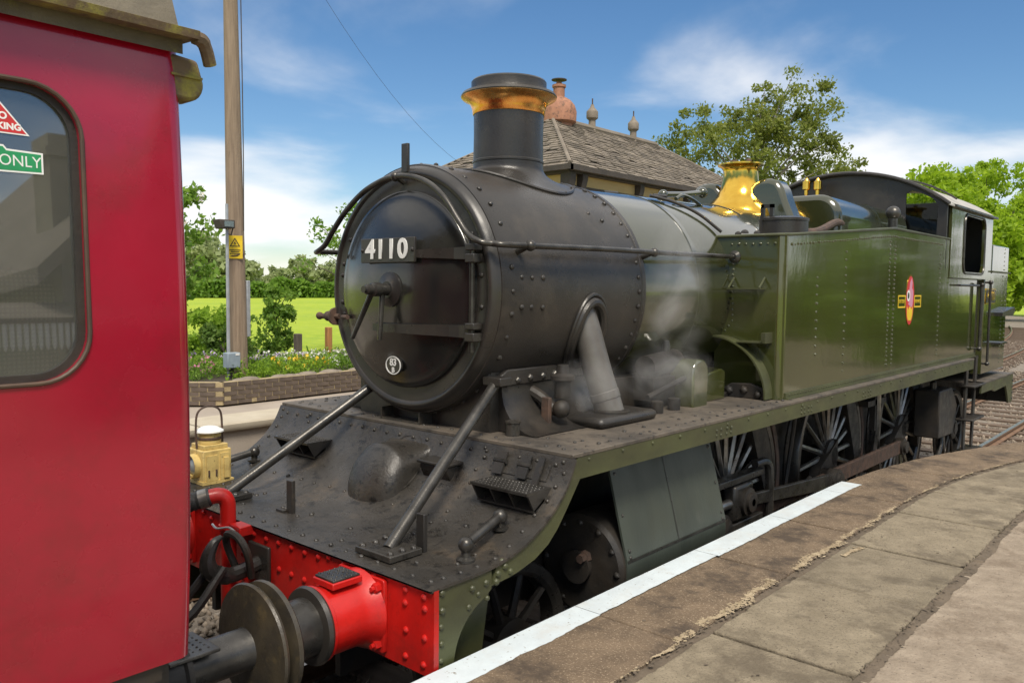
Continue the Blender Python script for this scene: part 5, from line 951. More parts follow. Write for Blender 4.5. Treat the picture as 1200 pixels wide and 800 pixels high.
# cab
def roofz(x, w_=1.24, top=3.985, ed=3.55):
    rise = top-ed; Rr = (w_*w_+rise*rise)/(2*rise); return top-Rr+math.sqrt(Rr*Rr-x*x)
for s_ in (1, -1):
    xs_ = [1.22*i/12 for i in range(13)]
    o_ = [(s_*0.0, 2.8), (s_*1.22, 2.8)]+[(s_*x, roofz(x)-0.012) for x in xs_[::-1]]
    hl = [(s_*x, z) for x, z in ((0.76, 3.20), (1.11, 3.19), (1.12, 3.54), (1.06, 3.62), (0.92, 3.70), (0.82, 3.735), (0.76, 3.70))]
    cf = part('cab_front', framed(o_, hl, 'y', 8.25, 8.27), 'smokebox')
    obj('spectacle_glass', MB().box(min(s_*0.74, s_*1.14), max(s_*0.74, s_*1.14), 8.258, 8.262, 3.17, 3.58), 'clear_glass', cf)
    cs = part('cab_side', framed([(8.47, 2.70), (10.62, 2.70), (10.62, 3.55), (8.47, 3.58)], rrect(9.10, 10.16, 2.78, 3.48, 0.12, 5), 'x', s_*1.19, s_*1.22), 'green')
    obj('opening_beading', MB().tube([(s_*1.222, y, z) for y, z in rrect(9.08, 10.18, 2.76, 3.50, 0.13, 5)+[(10.18, 3.37)]], 0.014, 6), 'steel', cs)
    part('cab_lower_side', MB().box(min(s_*1.19, s_*1.2195), max(s_*1.19, s_*1.2195), 8.40, 9.85, ZP+0.004, 2.70), 'green')
    part('cab_recess', MB().box(min(s_*1.14, s_*1.18), max(s_*1.14, s_*1.18), 8.27, 8.47, 2.70, 3.56), 'black')
    part('cab_ledge', MB().box(min(s_*1.22, s_*1.25), max(s_*1.22, s_*1.25), 8.5, 9.95, 2.685, 2.70), 'green_dull')
    part('cab_door', MB().box(min(s_*1.10, s_*1.14), max(s_*1.10, s_*1.14), 9.85, 10.34, 1.5, 2.75), 'black')  # black panel stands for the dark gap of the open doorway
    for y, z0, z1 in ((9.87, 1.78, 2.62), (10.36, 1.55, 2.66)):
        ph = part('cab_handrail', MB().tube([(s_*1.28, y, z0), (s_*1.28, y, z1)], 0.02 if y < 10 else 0.016, 10), 'steel' if y < 10 else 'black')
        for zz in (z0, z1): obj('rail_post', MB().tube([(s_*1.21, y, zz), (s_*1.28, y, zz)], 0.014, 8).ball((s_*1.28, y, zz), 0.031), 'steel', ph)
    part('grab_rail', MB().tube([(s_*1.27, 8.75, 2.61), (s_*1.27, 9.75, 2.61)], 0.013, 8).tube([(s_*1.21, 8.78, 2.61), (s_*1.27, 8.78, 2.61)], 0.01, 6), 'steel')
    bk = part('bunker', MB().prism([(10.34, 1.40), (11.78, 1.40), (11.78, 3.19), (10.72, 3.19), (10.72, 2.80), (10.34, 2.80)], 'x', s_*0.9, s_*1.215), 'green', bevel=0.012)
    obj('bunker_ledge', MB().box(min(s_*1.215, s_*1.25), max(s_*1.215, s_*1.25), 10.6, 11.80, 2.805, 2.825), 'green_dull', bk)
    rivets('bunker_rivets', [(s_*1.215, 11.70, 1.5+0.06*i) for i in range(22)]+[(s_*1.215, 11.45, 1.5+0.06*i) for i in range(22)]+[(s_*1.215, 11.5, 2.86+0.06*i) for i in range(6)], (s_, 0, 0), 0.011, 'green', bk, 5)
    obj('bunker_bracket', MB().prism([(11.0, 2.19), (11.75, 2.19), (11.86, 2.27), (11.80, 2.31), (11.0, 2.24)], 'x', s_*1.215, s_*1.32), 'black', bk)
    for yy_ in (11.2, ): obj('bunker_step', MB().box(min(s_*1.215, s_*1.33), max(s_*1.215, s_*1.33), 10.9, 11.35, 1.79, 1.815), 'black', bk)
    cp = obj('cabside_plate', MB().prism(rrect(10.38, 10.98, 2.36, 2.58, 0.03, 3), 'x', s_*1.2155, s_*1.226), 'brass', bk)
    obj('plate_face', MB().prism(rrect(10.40, 10.96, 2.38, 2.56, 0.02, 3), 'x', s_*1.226, s_*1.2285), 'black', cp)
    text('plate_numerals', '4110', 0.19, 'brass', cp, (s_*1.230, 10.68, 2.47), (0, s_, 0), (0, 0, 1), 0.004, sx=1.15, bold=0.004)
    # rear running board
    part('rear_board', MB().box(min(s_*0.7, s_*WP), max(s_*0.7, s_*WP), 9.95, 12.0, 1.30, 1.32), 'deck_top')
    part('rear_valance', MB().prism([(9.95, 1.30), (9.95, 1.18), (10.6, 1.18), (10.75, 1.14), (11.5, 1.16), (11.65, 1.0), (11.72, 0.88), (11.98, 0.88), (11.98, 1.30)], 'x', s_*1.29, s_*1.315), 'green_dull')
    # cab steps
    stp = part('cab_steps', MB().prism([(9.50, 1.66), (9.62, 1.66), (9.58, 0.46), (9.50, 0.46)], 'x', s_*1.20, s_*1.225).prism([(9.98, 1.66), (10.10, 1.66), (10.02, 0.46), (9.94, 0.46)], 'x', s_*1.20, s_*1.225), 'grime')
    for z in (1.32, 0.88, 0.45): obj('tread', MB().box(min(s_*1.12, s_*1.33), max(s_*1.12, s_*1.33), 9.48, 10.12, z-0.03, z), 'grime', stp, bevel=0.01)
rm = MB(); xs_ = [-1.25+2.5*i/28 for i in range(29)]
rm.prism([(x, roofz(x, 1.25, 3.995, 3.55)) for x in xs_]+[(x, roofz(x, 1.25, 3.995, 3.55)-0.018) for x in xs_[::-1]], 'y', 8.20, 10.74)
rf_ = part('cab_roof', rm, 'lead', angle=40)
obj('roof_beading', MB().tube([(x, 8.205, roofz(x, 1.25, 3.995, 3.55)-0.005) for x in xs_], 0.026, 8), 'smokebox', rf_)
obj('rain_strip', MB().tube([(x, 9.0+0.5*(1.0-x), roofz(x, 1.25, 3.995, 3.55)+0.045) for x in [0.45+0.7*i/10 for i in range(11)]], 0.013, 6), 'black', rf_)
for s_ in (1, -1): obj('roof_gutter', MB().box(min(s_*1.21, s_*1.27), max(s_*1.21, s_*1.27), 8.45, 10.70, 3.535, 3.56), 'black', rf_)
part('cab_back', framed([(-1.19, 1.7), (1.19, 1.7), (1.19, 3.52), (0.6, 3.80), (-0.6, 3.80), (-1.19, 3.52)], [(-0.95, 3.15), (-0.5, 3.15), (-0.5, 3.45), (-0.95, 3.45)], 'y', 10.60, 10.63), 'black')
part('cab_floor', MB().box(-1.18, 1.18, 8.27, 10.6, 1.62, 1.66), 'grime')
part('backhead', MB().prism(bel(0.72, 3.25, 0.2), 'y', 8.275, 8.75), 'black', bevel=0.02)
part('bunker_front', MB().box(-0.9, 0.9, 10.70, 11.78, 1.40, 3.0), 'black')
for u in (945, 958):
    q = at(u, 224, y=8.0); wh = part('whistle', MB().lathe([(0.025, 0), (0.025, 0.06), (0.05, 0.07), (0.05, 0.17), (0.03, 0.18), (0.015, 0.21)], (q[0], 8.0, q[2]-0.05), (0, 0, 1), 16), 'brass'); obj('whistle_stem', MB().tube([(q[0], 8.0, 3.45), (q[0], 8.0, q[2]-0.04)], 0.018, 8), 'copper', wh)
part('steam_fountain', MB().tube([(-0.33, 8.02, 3.62), (-0.33, 8.22, 3.66)], 0.03, 8).tube([(-0.40, 8.0, 3.5), (-0.38, 8.0, 3.66), (-0.33, 8.1, 3.70)], 0.02, 8), 'copper')
rb = part('rear_beam', MB().box(-1.30, 1.30, 11.985, 12.02, 0.86, 1.30), 'black')
rivets('rear_rivets', [(1.316, 11.94, 0.93+0.09*i) for i in range(4)], (1, 0, 0), 0.016, 'black', rb)
# frames, wheels, cylinders, motion
part('main_frame', MB().box(0.58, 0.62, 1.03, 11.95, 0.62, 1.64).box(-0.62, -0.58, 1.03, 11.95, 0.62, 1.64).box(0.58, 0.62, 0.05, 1.03, 0.62, 1.2).box(-0.62, -0.58, 0.05, 1.03, 0.62, 1.2).box(-0.58, 0.58, 1.03, 8.2, 0.75, 1.6), 'grime')  # frame plates, plus a solid block added between them to stop light
def wheel_mesh(r, nsp, crank):
    parts_ = {}
    parts_['tyre'] = MB().lathe([(r-0.085, -0.02), (r-0.06, 0.0), (r-0.008, 0.0), (r, -0.012), (r+0.004, -0.10), (r+0.028, -0.118), (r+0.026, -0.135), (r-0.07, -0.14), (r-0.085, -0.12), (r-0.085, -0.02)], (0, 0, 0), (1, 0, 0), 56, False).mesh('tyre', 'steel')
    sp_ = MB()
    for i in range(nsp):
        a = 2*math.pi*i/nsp+0.05; c_, s__ = math.cos(a), math.sin(a); sp_.tube([(-0.06, 0.10*c_, 0.10*s__), (-0.05, 0.45*r*c_, 0.45*r*s__), (-0.045, (r-0.08)*c_, (r-0.08)*s__)], [0.032, 0.026, 0.024], 6, False)
    parts_['spokes'] = sp_.mesh('spokes', 'bright_steel' if crank else 'grime')
    parts_['hub'] = MB().lathe([(0.16, -0.12), (0.16, 0.0), (0.12, 0.015), (0.09, 0.02), (0.09, 0.03), (0.01, 0.03)], (0, 0, 0), (1, 0, 0), 24).mesh('hub', 'grime')
    if crank:
        A = arc(0, 0, r-0.082, -25, 75, 14); parts_['balance_weight'] = MB().prism([(y, z) for y, z in A]+[(0.30, 0.60), (0.62, -0.05)], 'x', -0.09, 0.004).mesh('balance_weight', 'grime')
        parts_['crank_boss'] = MB().prism([(-0.34+0.10*math.cos(a), -0.164+0.10*math.sin(a)) for a in [R_(90+180*i/8+25) for i in range(9)]]+[(0.05, -0.17), (0.08, 0.16)], 'x', -0.06, 0.03).mesh('crank_boss', 'grime')
    return parts_
drv = wheel_mesh(0.864, 20, True); pny = wheel_mesh(0.483, 10, False); trl = wheel_mesh(0.559, 10, False)
def wheel(pm_, y, r, s_, nm):
    w_ = bpy.data.objects.new(nm, pm_['tyre']); link(w_, LO, (s_*0.82, y, r)); 
    if s_ < 0: w_.rotation_euler = (0, 0, math.pi)
    for k_, me_ in pm_.items():
        if k_ == 'tyre': continue
        c_ = bpy.data.objects.new(k_, me_); COL.objects.link(c_); c_.parent = w_
for s_ in (1, -1):
    for y in (3.75, 5.96, 8.25): wheel(drv, y, 0.864, s_, 'driving_wheel')
    wheel(pny, 1.10, 0.483, s_, 'pony_wheel'); wheel(trl, 10.76, 0.559, s_, 'trailing_wheel')
    # cylinder with front cover and sloping clothing
    cy = part('cylinder', MB().lathe([(0.02, 1.575), (0.28, 1.58), (0.305, 1.60), (0.31, 1.62), (0.31, 2.80), (0.29, 2.82), (0.1, 2.83)], (s_*0.93, 0, 0.865), (0, 1, 0), 48), 'grime')
    obj('cover_boss', MB().lathe([(0.10, -0.05), (0.09, 0.0)], (s_*0.93, 1.58, 0.865), (0, 1, 0), 20), 'grime', cy)
    rivets('cover_nuts', [(s_*0.93+0.26*math.cos(R_(a)), 1.58, 0.865+0.26*math.sin(R_(a))) for a in range(0, 360, 30)], (0, -1, 0), 0.022, 'grime', cy, 6)
    obj('drain_cock', MB().lathe([(0.04, 0), (0.04, 0.03), (0.028, 0.035), (0.028, 0.07)], (s_*0.98, 1.575, 0.93), (0, -1, 0), 6), 'rust_brown', cy)
    cl_ = part('cylinder_clothing', MB().prism([(s_*1.07, 1.545), (s_*1.085, 1.545), (s_*1.242, 0.95), (s_*1.246, 0.86), (s_*1.20, 0.72), (s_*1.19, 0.725), (s_*1.232, 0.86), (s_*1.228, 0.95)], 'y', 1.615, 2.83), 'green_grey')
    def cx_(z): return s_*(1.085+(1.545-z)/(0.595)*0.157)
    rivets('clothing_screws', [(cx_(z), y, z) for y in (1.655, 2.79) for z in (1.49, 1.44, 1.20, 1.0, 0.96)], (s_, 0, 0.26), 0.012, 'steel', cl_)
    obj('clothing_seam', MB().add([(cx_(z)+s_*0.003, y, z) for z in (1.54, 0.95) for y in (2.196, 2.206)], [(0, 1, 3, 2)]), 'steel', cl_)
    obj('clothing_band', MB().add([(s_*1.246, y, z) for y in (1.62, 2.825) for z in (0.935, 0.952)], [(0, 1, 3, 2)]), 'steel', cl_)
    part('slide_bar', MB().box(min(s_*0.88, s_*0.98), max(s_*0.88, s_*0.98), 2.86, 4.02, 1.02, 1.075), 'steel', bevel=0.008)
    part('slide_bar', MB().box(min(s_*0.88, s_*0.98), max(s_*0.88, s_*0.98), 2.86, 4.02, 0.66, 0.71), 'steel', bevel=0.008)
    mb_ = part('motion_bracket', MB().tube(spline([(s_*0.95, 3.9, 1.12), (s_*0.97, 4.05, 1.12), (s_*0.98, 4.12, 1.02), (s_*0.98, 4.13, 0.6)], 5), 0.035, 10), 'steel')
    xh = part('crosshead', MB().box(min(s_*0.87, s_*0.99), max(s_*0.87, s_*0.99), 3.50, 3.82, 0.72, 1.01), 'steel', bevel=0.03)
    obj('gudgeon_pin', MB().lathe([(0.085, 0), (0.085, 0.03), (0.06, 0.035), (0.06, 0.06), (0.03, 0.065)], (s_*0.99, 3.68, 0.865), (s_, 0, 0), 20), 'grime', xh)
    part('piston_rod', MB().tube([(s_*0.93, 2.8, 0.865), (s_*0.93, 3.55, 0.865)], 0.04, 12), 'bright_steel')
    pin = (-0.344, -0.164)
    def rod(name, p, q, x, h0, h1, big):
        p, q = Vector((x, *p)), Vector((x, *q)); d = (q-p).normalized(); n_ = Vector((0, -d.z, d.y))
        m_ = MB(); a = [p-n_*h0, p+n_*h0, q+n_*h1, q-n_*h1]; m_.add([v_-Vector((0.022, 0, 0)) for v_ in a]+[v_+Vector((0.022, 0, 0)) for v_ in a], [(0, 1, 2, 3), (7, 6, 5, 4), (0, 4, 5, 1), (1, 5, 6, 2), (2, 6, 7, 3), (3, 7, 4, 0)])
        r_ = part(name, m_, 'rust_brown' if name == 'coupling_rod' else 'steel', bevel=0.006)
        for c_ in (p, q): obj('rod_end', MB().lathe([(big, -0.045), (big, 0.045), (big*0.7, 0.05), (big*0.7, 0.075), (big*0.3, 0.08)], c_, (s_, 0, 0), 20), 'grime', r_)
        return r_
    P1, P2, P3 = (3.75+pin[0], 0.864+pin[1]), (5.96+pin[0], 0.864+pin[1]), (8.25+pin[0], 0.864+pin[1])
    rod('coupling_rod', P1, P2, s_*0.905, 0.06, 0.06, 0.10); rod('coupling_rod', P2, P3, s_*0.915, 0.075, 0.075, 0.10)
    rod('connecting_rod', (3.68, 0.865), P2, s_*0.975, 0.045, 0.07, 0.11)
    for y in (3.75, 5.96, 8.25):
        A = arc(y, 0.864, 0.905, -35, 42, 10); B = arc(y, 0.864, 0.965, -35, 42, 10)[::-1]
        bh = part('brake_block', MB().prism(A+B, 'x', s_*0.70, s_*0.81), 'rust_brown')
        obj('brake_hanger', MB().prism([(y+0.97, 1.55), (y+1.03, 1.55), (y+1.0, 0.45), (y+0.94, 0.45)], 'x', s_*0.68, s_*0.72), 'grime', bh)
    ib = part('injector_box', MB().prism([(8.62, 1.31), (9.20, 1.31), (9.48, 1.06), (9.30, 0.70), (8.62, 0.72)], 'x', s_*0.85, s_*1.14), 'grime', bevel=0.015)
    obj('box_lid', MB().lathe([(0.11, 0), (0.11, 0.025), (0.05, 0.03), (0.05, 0.045)], (s_*1.0, 9.34, 1.19), (0, 0.67, 0.75), 20), 'grime', ib)
    obj('box_cap', MB().lathe([(0.04, 0), (0.04, 0.08), (0.025, 0.1)], (s_*1.0, 8.85, 1.31), (0, 0, 1), 12), 'steel', ib)
    part('injector_pipe', MB().tube(spline([(s_*1.0, 8.7, 0.35), (s_*1.02, 9.1, 0.42), (s_*1.0, 9.3, 0.62), (s_*0.95, 9.2, 0.75)], 6), 0.035, 10), 'steel')
    part('sand_pipe', MB().tube(spline([(s_*0.86, 4.95, 1.55), (s_*0.82, 4.9, 1.0), (s_*0.78, 4.75, 0.2)], 6), 0.02, 8), 'grime')
    part('sand_pipe', MB().tube(spline([(s_*0.90, 7.05, 1.55), (s_*0.90, 7.08, 1.1), (s_*0.85, 7.1, 0.6)], 6), 0.03, 8), 'bright_steel')
    part('spring_hanger', MB().box(min(s_*0.84, s_*0.90), max(s_*0.84, s_*0.90), 6.98, 7.14, 1.0, 1.5).box(min(s_*0.8, s_*0.9), max(s_*0.8, s_*0.9), 6.75, 7.35, 1.28, 1.34), 'grime')
for y, r in ((1.10, 0.483), (3.75, 0.864), (5.96, 0.864), (8.25, 0.864), (10.76, 0.559)): part('axle', MB().tube([(-0.72, y, r), (0.72, y, r)], 0.09, 14), 'grime')

# ------------------------------------------------------------------ yellow oil lamp standing on the deck
ol = thing('oil_lamp', (-1.11, 0.30, 1.26), 'cream-yellow railway oil lamp with wire handle standing on the locomotive deck', 'lamp')
zb_ = 1.258
obj('lamp_body', MB().box(-1.215, -1.02, 0.215, 0.41, zb_, zb_+0.215), 'cream_lamp', ol, bevel=0.008)
obj('lamp_top', MB().box(-1.20, -1.035, 0.23, 0.395, zb_+0.215, zb_+0.245).lathe([(0.072, 0.245), (0.072, 0.32)], (-1.117, 0.312, zb_), (0, 0, 1), 20), 'cream_lamp', ol, bevel=0.004)
obj('lamp_cap', MB().lathe([(0.09, 0), (0.088, 0.008), (0.05, 0.03), (0.02, 0.036)], (-1.117, 0.312, zb_+0.32), (0, 0, 1), 24), 'white', ol)
le = obj('lens_rim', MB().lathe([(0.072, 0), (0.072, 0.03), (0.06, 0.034), (0.06, 0.0)], (-1.117, 0.215, zb_+0.11), (0, -1, 0), 24), 'cream_lamp', ol)
obj('lens', MB().lathe([(0.06, 0.004), (0.05, 0.02), (0.03, 0.03), (0.005, 0.034)], (-1.117, 0.215, zb_+0.11), (0, -1, 0), 24), 'galv', le)
obj('side_door', MB().box(-1.02, -1.012, 0.235, 0.31, zb_+0.02, zb_+0.18).box(-1.02, -1.012, 0.33, 0.39, zb_+0.02, zb_+0.19), 'cream_lamp', ol)
obj('lamp_base', MB().box(-1.225, -1.01, 0.205, 0.42, zb_-0.002, zb_+0.018), 'cream_lamp', ol)
obj('lens_hood', MB().lathe([(0.078, 0.0), (0.078, 0.045)], (-1.117, 0.215, zb_+0.11), (0, -1, 0), 24, False), 'cream_lamp', ol)
obj('lamp_socket', MB().box(-1.012, -1.0, 0.35, 0.385, zb_+0.03, zb_+0.16), 'cream_lamp', ol)
for yy_ in (0.25, 0.30): obj('door_hinge', MB().tube([(-1.010, yy_, zb_+0.05), (-1.010, yy_, zb_+0.09)], 0.006, 6), 'rust_brown', ol)
obj('vent_ring', MB().lathe([(0.0735, 0.27), (0.076, 0.275), (0.076, 0.285), (0.0735, 0.29)], (-1.117, 0.312, zb_), (0, 0, 1), 20, False), 'rust_brown', ol)
obj('lamp_handle', MB().tube(spline([(-1.117, 0.225, zb_+0.22), (-1.117, 0.22, zb_+0.34), (-1.117, 0.235, zb_+0.45), (-1.117, 0.31, zb_+0.485), (-1.117, 0.385, zb_+0.45), (-1.117, 0.40, zb_+0.34), (-1.117, 0.40, zb_+0.20)], 6), 0.007, 8), 'rust_brown', ol)

# ------------------------------------------------------------------ red carriage
CA = thing('railway_carriage', (0, -6, 0), 'crimson railway carriage with rounded side window coupled in front of the engine', 'carriage')
CX, CE, CZ0, CZ1 = 1.380, -1.062, 1.335, 3.245
def prx(z): return -0.035*max(0, (2.05-z)/0.72)**2-0.050*max(0, (z-2.2)/1.045)**1.6
zl = [CZ0+(CZ1-CZ0)*i/28 for i in range(29)]
pl = [(CX, -1.30), (CX, -1.20)]+[(CX-0.05+0.05*math.cos(R_(a)), CE-0.05+0.05*math.sin(R_(a))) for a in range(0, 91, 15)]+[(x, CE) for x in (1.2, 0.9, 0.6, 0.3)]
pl = pl+[(-x, y) for x, y in pl[::-1]]
mb = MB(); n = len(pl)
mb.add([(x+(prx(z) if x > 0.3 else -prx(z) if x < -0.3 else 0), y, z) for x, y in pl for z in zl], [((i+1)*29+j, i*29+j, i*29+j+1, (i+1)*29+j+1) for i in range(n-1) for j in range(28)])
be = obj('body_end', mb, 'carriage_red', CA, angle=50)
for s_ in (1, -1):
    wy0, wy1, wz0, wz1 = -2.62, -1.375, 2.255, 3.062
    m_ = framed([(-3.2, 2.12), (-1.30, 2.12), (-1.30, CZ1), (-3.2, CZ1)], rrect(wy0, wy1, wz0, wz1, 0.135, 8), 'x', s_*(CX-0.05), s_*CX)
    m_.v = [(x+s_*prx(z), y, z) for x, y, z in m_.v]
    g_ = MB().grid(lambda i, j: (s_*(CX+prx(CZ0+(2.12-CZ0)*j)), -22+20.7*i if s_ > 0 else -1.3-20.7*i, CZ0+(2.12-CZ0)*j), 1, 14); m_.add(g_.v, g_.f)
    g_ = MB().grid(lambda i, j: (s_*(CX+prx(2.12+(CZ1-2.12)*j)), -22+18.8*i if s_ > 0 else -3.2-18.8*i, 2.12+(CZ1-2.12)*j), 1, 8); m_.add(g_.v, g_.f)
    sd_ = obj('body_side', m_, 'carriage_red', CA, angle=30)
    wf = obj('window', MB().tube([(s_*(CX+prx(z)+0.002), y, z) for y, z in rrect(wy0-0.004, wy1+0.004, wz0-0.004, wz1+0.004, 0.137, 8)+[(wy1+0.004, wz1+0.004-0.137)]], 0.0065, 8), 'frame_brown', CA)
    rb_ = framed(rrect(wy0, wy1, wz0, wz1, 0.135, 8), rrect(wy0+0.02, wy1-0.02, wz0+0.02, wz1-0.02, 0.118, 8), 'x', s_*(CX-0.040), s_*(CX-0.018)); rb_.v = [(x+s_*prx(z), y, z) for x, y, z in rb_.v]; obj('window_rubber', rb_, 'grime', wf)
    pn_ = (MB().box(min(s_*(CX-0.031), s_*(CX-0.027)), max(s_*(CX-0.031), s_*(CX-0.027)), wy0+0.01, wy1-0.01, wz0+0.01, wz1-0.01)); pn_.v = [(x+s_*prx(z), y, z) for x, y, z in pn_.v]; obj('pane', pn_, 'glass', wf)
# stickers inside the glass
XS = CX-0.0265
st1 = obj('no_smoking_sticker', MB().prism([(-1.498, 2.925), (-1.845, 2.925), (-1.672, 3.115)], 'x', XS, XS+0.0008), 'white', CA)
tag(st1, 'red triangular NO SMOKING window sticker')
s_y, s_z = -1.672, 2.99
st1.data.clear_geometry(); c3_ = [(-1.495, 2.922), (-1.643, 2.922), (-1.569, 3.012)]; st1.data.from_pydata([(XS, a, b) for a, b in c3_]+[(XS+0.0008, a, b) for a, b in c3_], [], [(0, 1, 2), (5, 4, 3), (0, 3, 4, 1), (1, 4, 5, 2), (2, 5, 3, 0)])
obj('sticker_face', MB().prism([(-1.503, 2.926), (-1.635, 2.926), (-1.569, 3.005)], 'x', XS+0.0008, XS+0.0013), 'sign_red', st1)
text('sticker_text', 'NO', 0.026, 'white', st1, (XS+0.0015, -1.569, 2.968), (0, 1, 0), (0, 0, 1), 0.0004, bold=0.001)
text('sticker_text', 'SMOKING', 0.024, 'white', st1, (XS+0.0015, -1.569, 2.941), (0, 1, 0), (0, 0, 1), 0.0004, bold=0.001)
st2 = obj('only_sticker', MB().prism([(-1.80, 2.815), (-1.464, 2.822), (-1.464, 2.880), (-1.552, 2.882), (-1.560, 2.892), (-1.80, 2.892)], 'x', XS, XS+0.0008), 'white', CA)
tag(st2, 'green window sticker reading ONLY')
obj('sticker_face', MB().prism([(-1.79, 2.820), (-1.469, 2.827), (-1.469, 2.875), (-1.554, 2.877), (-1.562, 2.887), (-1.79, 2.887)], 'x', XS+0.0008, XS+0.0013), 'sign_green', st2)
text('sticker_text', 'ONLY', 0.042, 'white', st2, (XS+0.0015, -1.521, 2.851), (0, 1, 0), (0, 0, 1), 0.0004, sx=0.92)
for o_ in (st1, st2):
    for q_ in [o_]+list(o_.children):
        for v_ in q_.data.vertices: v_.co.x += prx(3.052)*(v_.co.z-2.265)/0.787+0.0015
# interior
obj('seat', MB().prism(rrect(-2.30, -1.44, 1.7, 2.46, 0.06, 4), 'x', 0.35, 1.20).prism(rrect(-1.62, -1.40, 1.7, 2.56, 0.08, 4), 'x', 0.30, 1.26), 'moquette', CA, bevel=0.04)
obj('partition', MB().box(-1.3, 1.3, -1.22, -1.18, 1.3, 3.24).box(-1.3, 1.3, -5.0, -4.96, 1.3, 3.24), 'interior', CA)
obj('floor', MB().box(-1.33, 1.33, -21.9, -1.16, 1.28, 1.332), 'grime', CA)
obj('ceiling', MB().box(-1.33, 1.33, -21.9, -1.12, 3.20, 3.24), 'interior', CA)
# roof, gutter, corner fitting, underframe
xs_ = [-1.36+2.72*i/36 for i in range(37)]
def crz(x): return 3.255+0.60*(1-abs(x/1.36)**2.6)**0.62
obj('roof', MB().prism([(x, crz(x)) for x in xs_]+[(x, crz(x)-0.03) for x in xs_[::-1]], 'y', -22, -1.075), 'roof_weathered', CA, angle=40)
for s_ in (1, -1):
    gu = obj('gutter', MB().prism([(s_*x, z) for x, z in ((1.31, 3.268), (1.425, 3.262), (1.432, 3.285), (1.427, 3.287), (1.418, 3.272), (1.31, 3.280))], 'y', -22, -1.055), 'gutter_moss', CA)
    obj('gutter_end', MB().tube(spline([(s_*1.405, -1.06, 3.27), (s_*1.40, -1.035, 3.268), (s_*1.39, -1.015, 3.245), (s_*1.375, -0.995, 3.205)], 5), [0.022]*8+[0.02]*8, 8), 'gutter_moss', gu)
    obj('cornice', MB().box(min(s_*1.30, s_*1.345), max(s_*1.30, s_*1.345), -22, -1.072, CZ1-0.002, 3.27), 'carriage_red', CA)
    lb = obj('lamp_bracket', MB().prism([(-1.12, 3.10)]+arc(-1.045, 3.15, 0.055, -100, 20, 8)+[(-1.01, 3.225), (-1.12, 3.235)], 'x', s_*1.24, s_*1.33), 'gutter_moss', CA, bevel=0.012)
    obj('bracket_rib', MB().box(min(s_*1.23, s_*1.338), max(s_*1.23, s_*1.338), -1.10, -1.0, 3.165, 3.172), 'gutter_moss', lb)
    obj('solebar', MB().box(min(s_*1.10, s_*1.22), max(s_*1.10, s_*1.22), -22, -1.12, 1.06, 1.30), 'grime', CA)
obj('headstock', MB().box(-1.25, 1.25, -1.16, -1.10, 0.92, 1.32), 'grime', CA)
obj('gangway', framed([(-0.52, 1.15), (0.52, 1.15), (0.52, 3.15), (-0.52, 3.15)], [(-0.38, 1.3), (0.38, 1.3), (0.38, 3.0), (-0.38, 3.0)], 'y', -1.12, -0.86), 'rubber', CA)
for s_ in (1, -1):
    x = s_*0.87
    bf = obj('buffer', MB().lathe([(0.14, 0), (0.14, 0.18), (0.15, 0.19), (0.15, 0.21)], (x, -1.10, 1.054), (0, 1, 0), 32), 'grime', CA)
    obj('shank', MB().lathe([(0.085, 0), (0.085, 0.32), (0.10, 0.35)], (x, -0.93, 1.054), (0, 1, 0), 28), 'steel', bf)
    obj('head', MB().lathe([(0.10, 0.0), (0.21, 0.015), (0.252, 0.024), (0.258, 0.034), (0.252, 0.046), (0.20, 0.056), (0.01, 0.066)], (x, -0.605, 1.054), (0, 1, 0), 48), 'greasy', bf)
    tr_ = obj('buffer_step', MB().cbox((x+0.02, -0.88, 1.15), (0.22, 0.20, 0.014)), 'steel', bf, bevel=0.004)
    rivets('tread_studs', [(x-0.06+0.03*i, -0.96+0.03*j, 1.157) for i in range(6) for j in range(6)], (0, 0, 1), 0.005, 'steel', tr_, 5)
    obj('bogie_wheel', MB().lathe([(0.02, -0.05), (0.36, -0.06), (0.38, 0.0), (0.457, 0.0), (0.457, 0.11), (0.48, 0.13), (0.02, 0.13)], (s_*0.83, -2.6, 0.457), (-s_, 0, 0), 40), 'grime', CA)

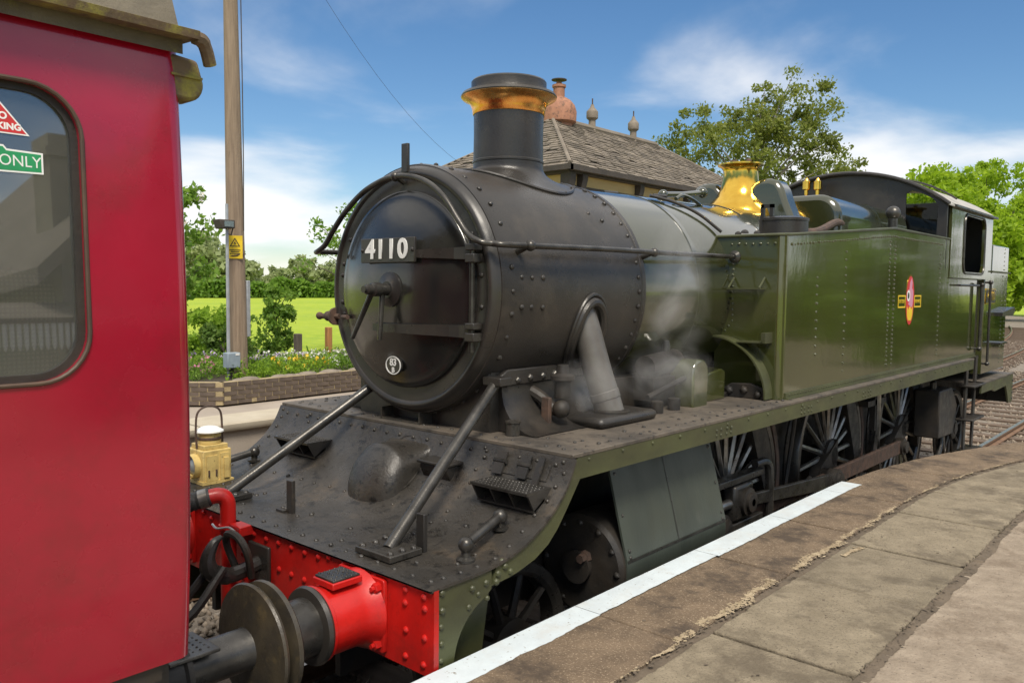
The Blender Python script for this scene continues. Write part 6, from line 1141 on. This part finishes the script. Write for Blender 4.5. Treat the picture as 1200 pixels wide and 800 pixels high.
# ------------------------------------------------------------------ drifting steam
def steam(name, c, r, dens_, label, sc_=5.0):
    m = bpy.data.materials.new(name); m.use_nodes = True; t = m.node_tree; t.nodes.clear(); l = t.links.new
    o = t.nodes.new('ShaderNodeOutputMaterial'); pv = t.nodes.new('ShaderNodeVolumePrincipled'); pv.inputs['Color'].default_value = (0.95, 0.95, 0.95, 1); pv.inputs['Anisotropy'].default_value = 0.2
    co = t.nodes.new('ShaderNodeTexCoord'); nz = t.nodes.new('ShaderNodeTexNoise'); nz.inputs['Scale'].default_value = sc_; nz.inputs['Detail'].default_value = 7; nz.inputs['Distortion'].default_value = 1.4
    mpn = t.nodes.new('ShaderNodeMapping'); mpn.inputs['Scale'].default_value = (r[0], r[1], r[2]); mpn.inputs['Location'].default_value = (c[0]*3, c[1]*3, 0); l(co.outputs['Object'], mpn.inputs[0]); l(mpn.outputs[0], nz.inputs['Vector'])
    ln = t.nodes.new('ShaderNodeVectorMath'); ln.operation = 'LENGTH'; l(co.outputs['Object'], ln.inputs[0])
    fa = t.nodes.new('ShaderNodeMapRange'); fa.inputs[1].default_value = 0.25; fa.inputs[2].default_value = 0.98; fa.inputs[3].default_value = 1; fa.inputs[4].default_value = 0; l(ln.outputs['Value'], fa.inputs[0])
    rr = t.nodes.new('ShaderNodeMapRange'); rr.inputs[1].default_value = 0.42; rr.inputs[2].default_value = 0.72; l(nz.outputs[0], rr.inputs[0])
    m1 = t.nodes.new('ShaderNodeMath'); m1.operation = 'MULTIPLY'; l(fa.outputs[0], m1.inputs[0]); l(rr.outputs[0], m1.inputs[1])
    m2 = t.nodes.new('ShaderNodeMath'); m2.operation = 'MULTIPLY'; l(m1.outputs[0], m2.inputs[0]); m2.inputs[1].default_value = dens_; l(m2.outputs[0], pv.inputs['Density']); l(pv.outputs[0], o.inputs['Volume'])
    m_ = MB().ball((0, 0, 0), 1, 16); me_ = m_.mesh(name, None); me_.materials.append(m)
    ob = bpy.data.objects.new(name, me_); link(ob, None, c); ob.scale = r; tag(ob, label, kind='stuff')
steam('steam_wisp', (0.90, 2.62, 1.93), (0.30, 0.50, 0.26), 2.8, 'white steam curling low around the green sandbox on the running plate', 3.2)
steam('steam_wisp', (0.93, 2.66, 2.46), (0.20, 0.36, 0.60), 2.8, 'thin tall plume of steam drifting up the boiler side', 2.6)
steam('steam_wisp', (0.90, 1.66, 1.93), (0.24, 0.34, 0.20), 2.0, 'small steam wisp around the foot of the steam pipe', 3.4)
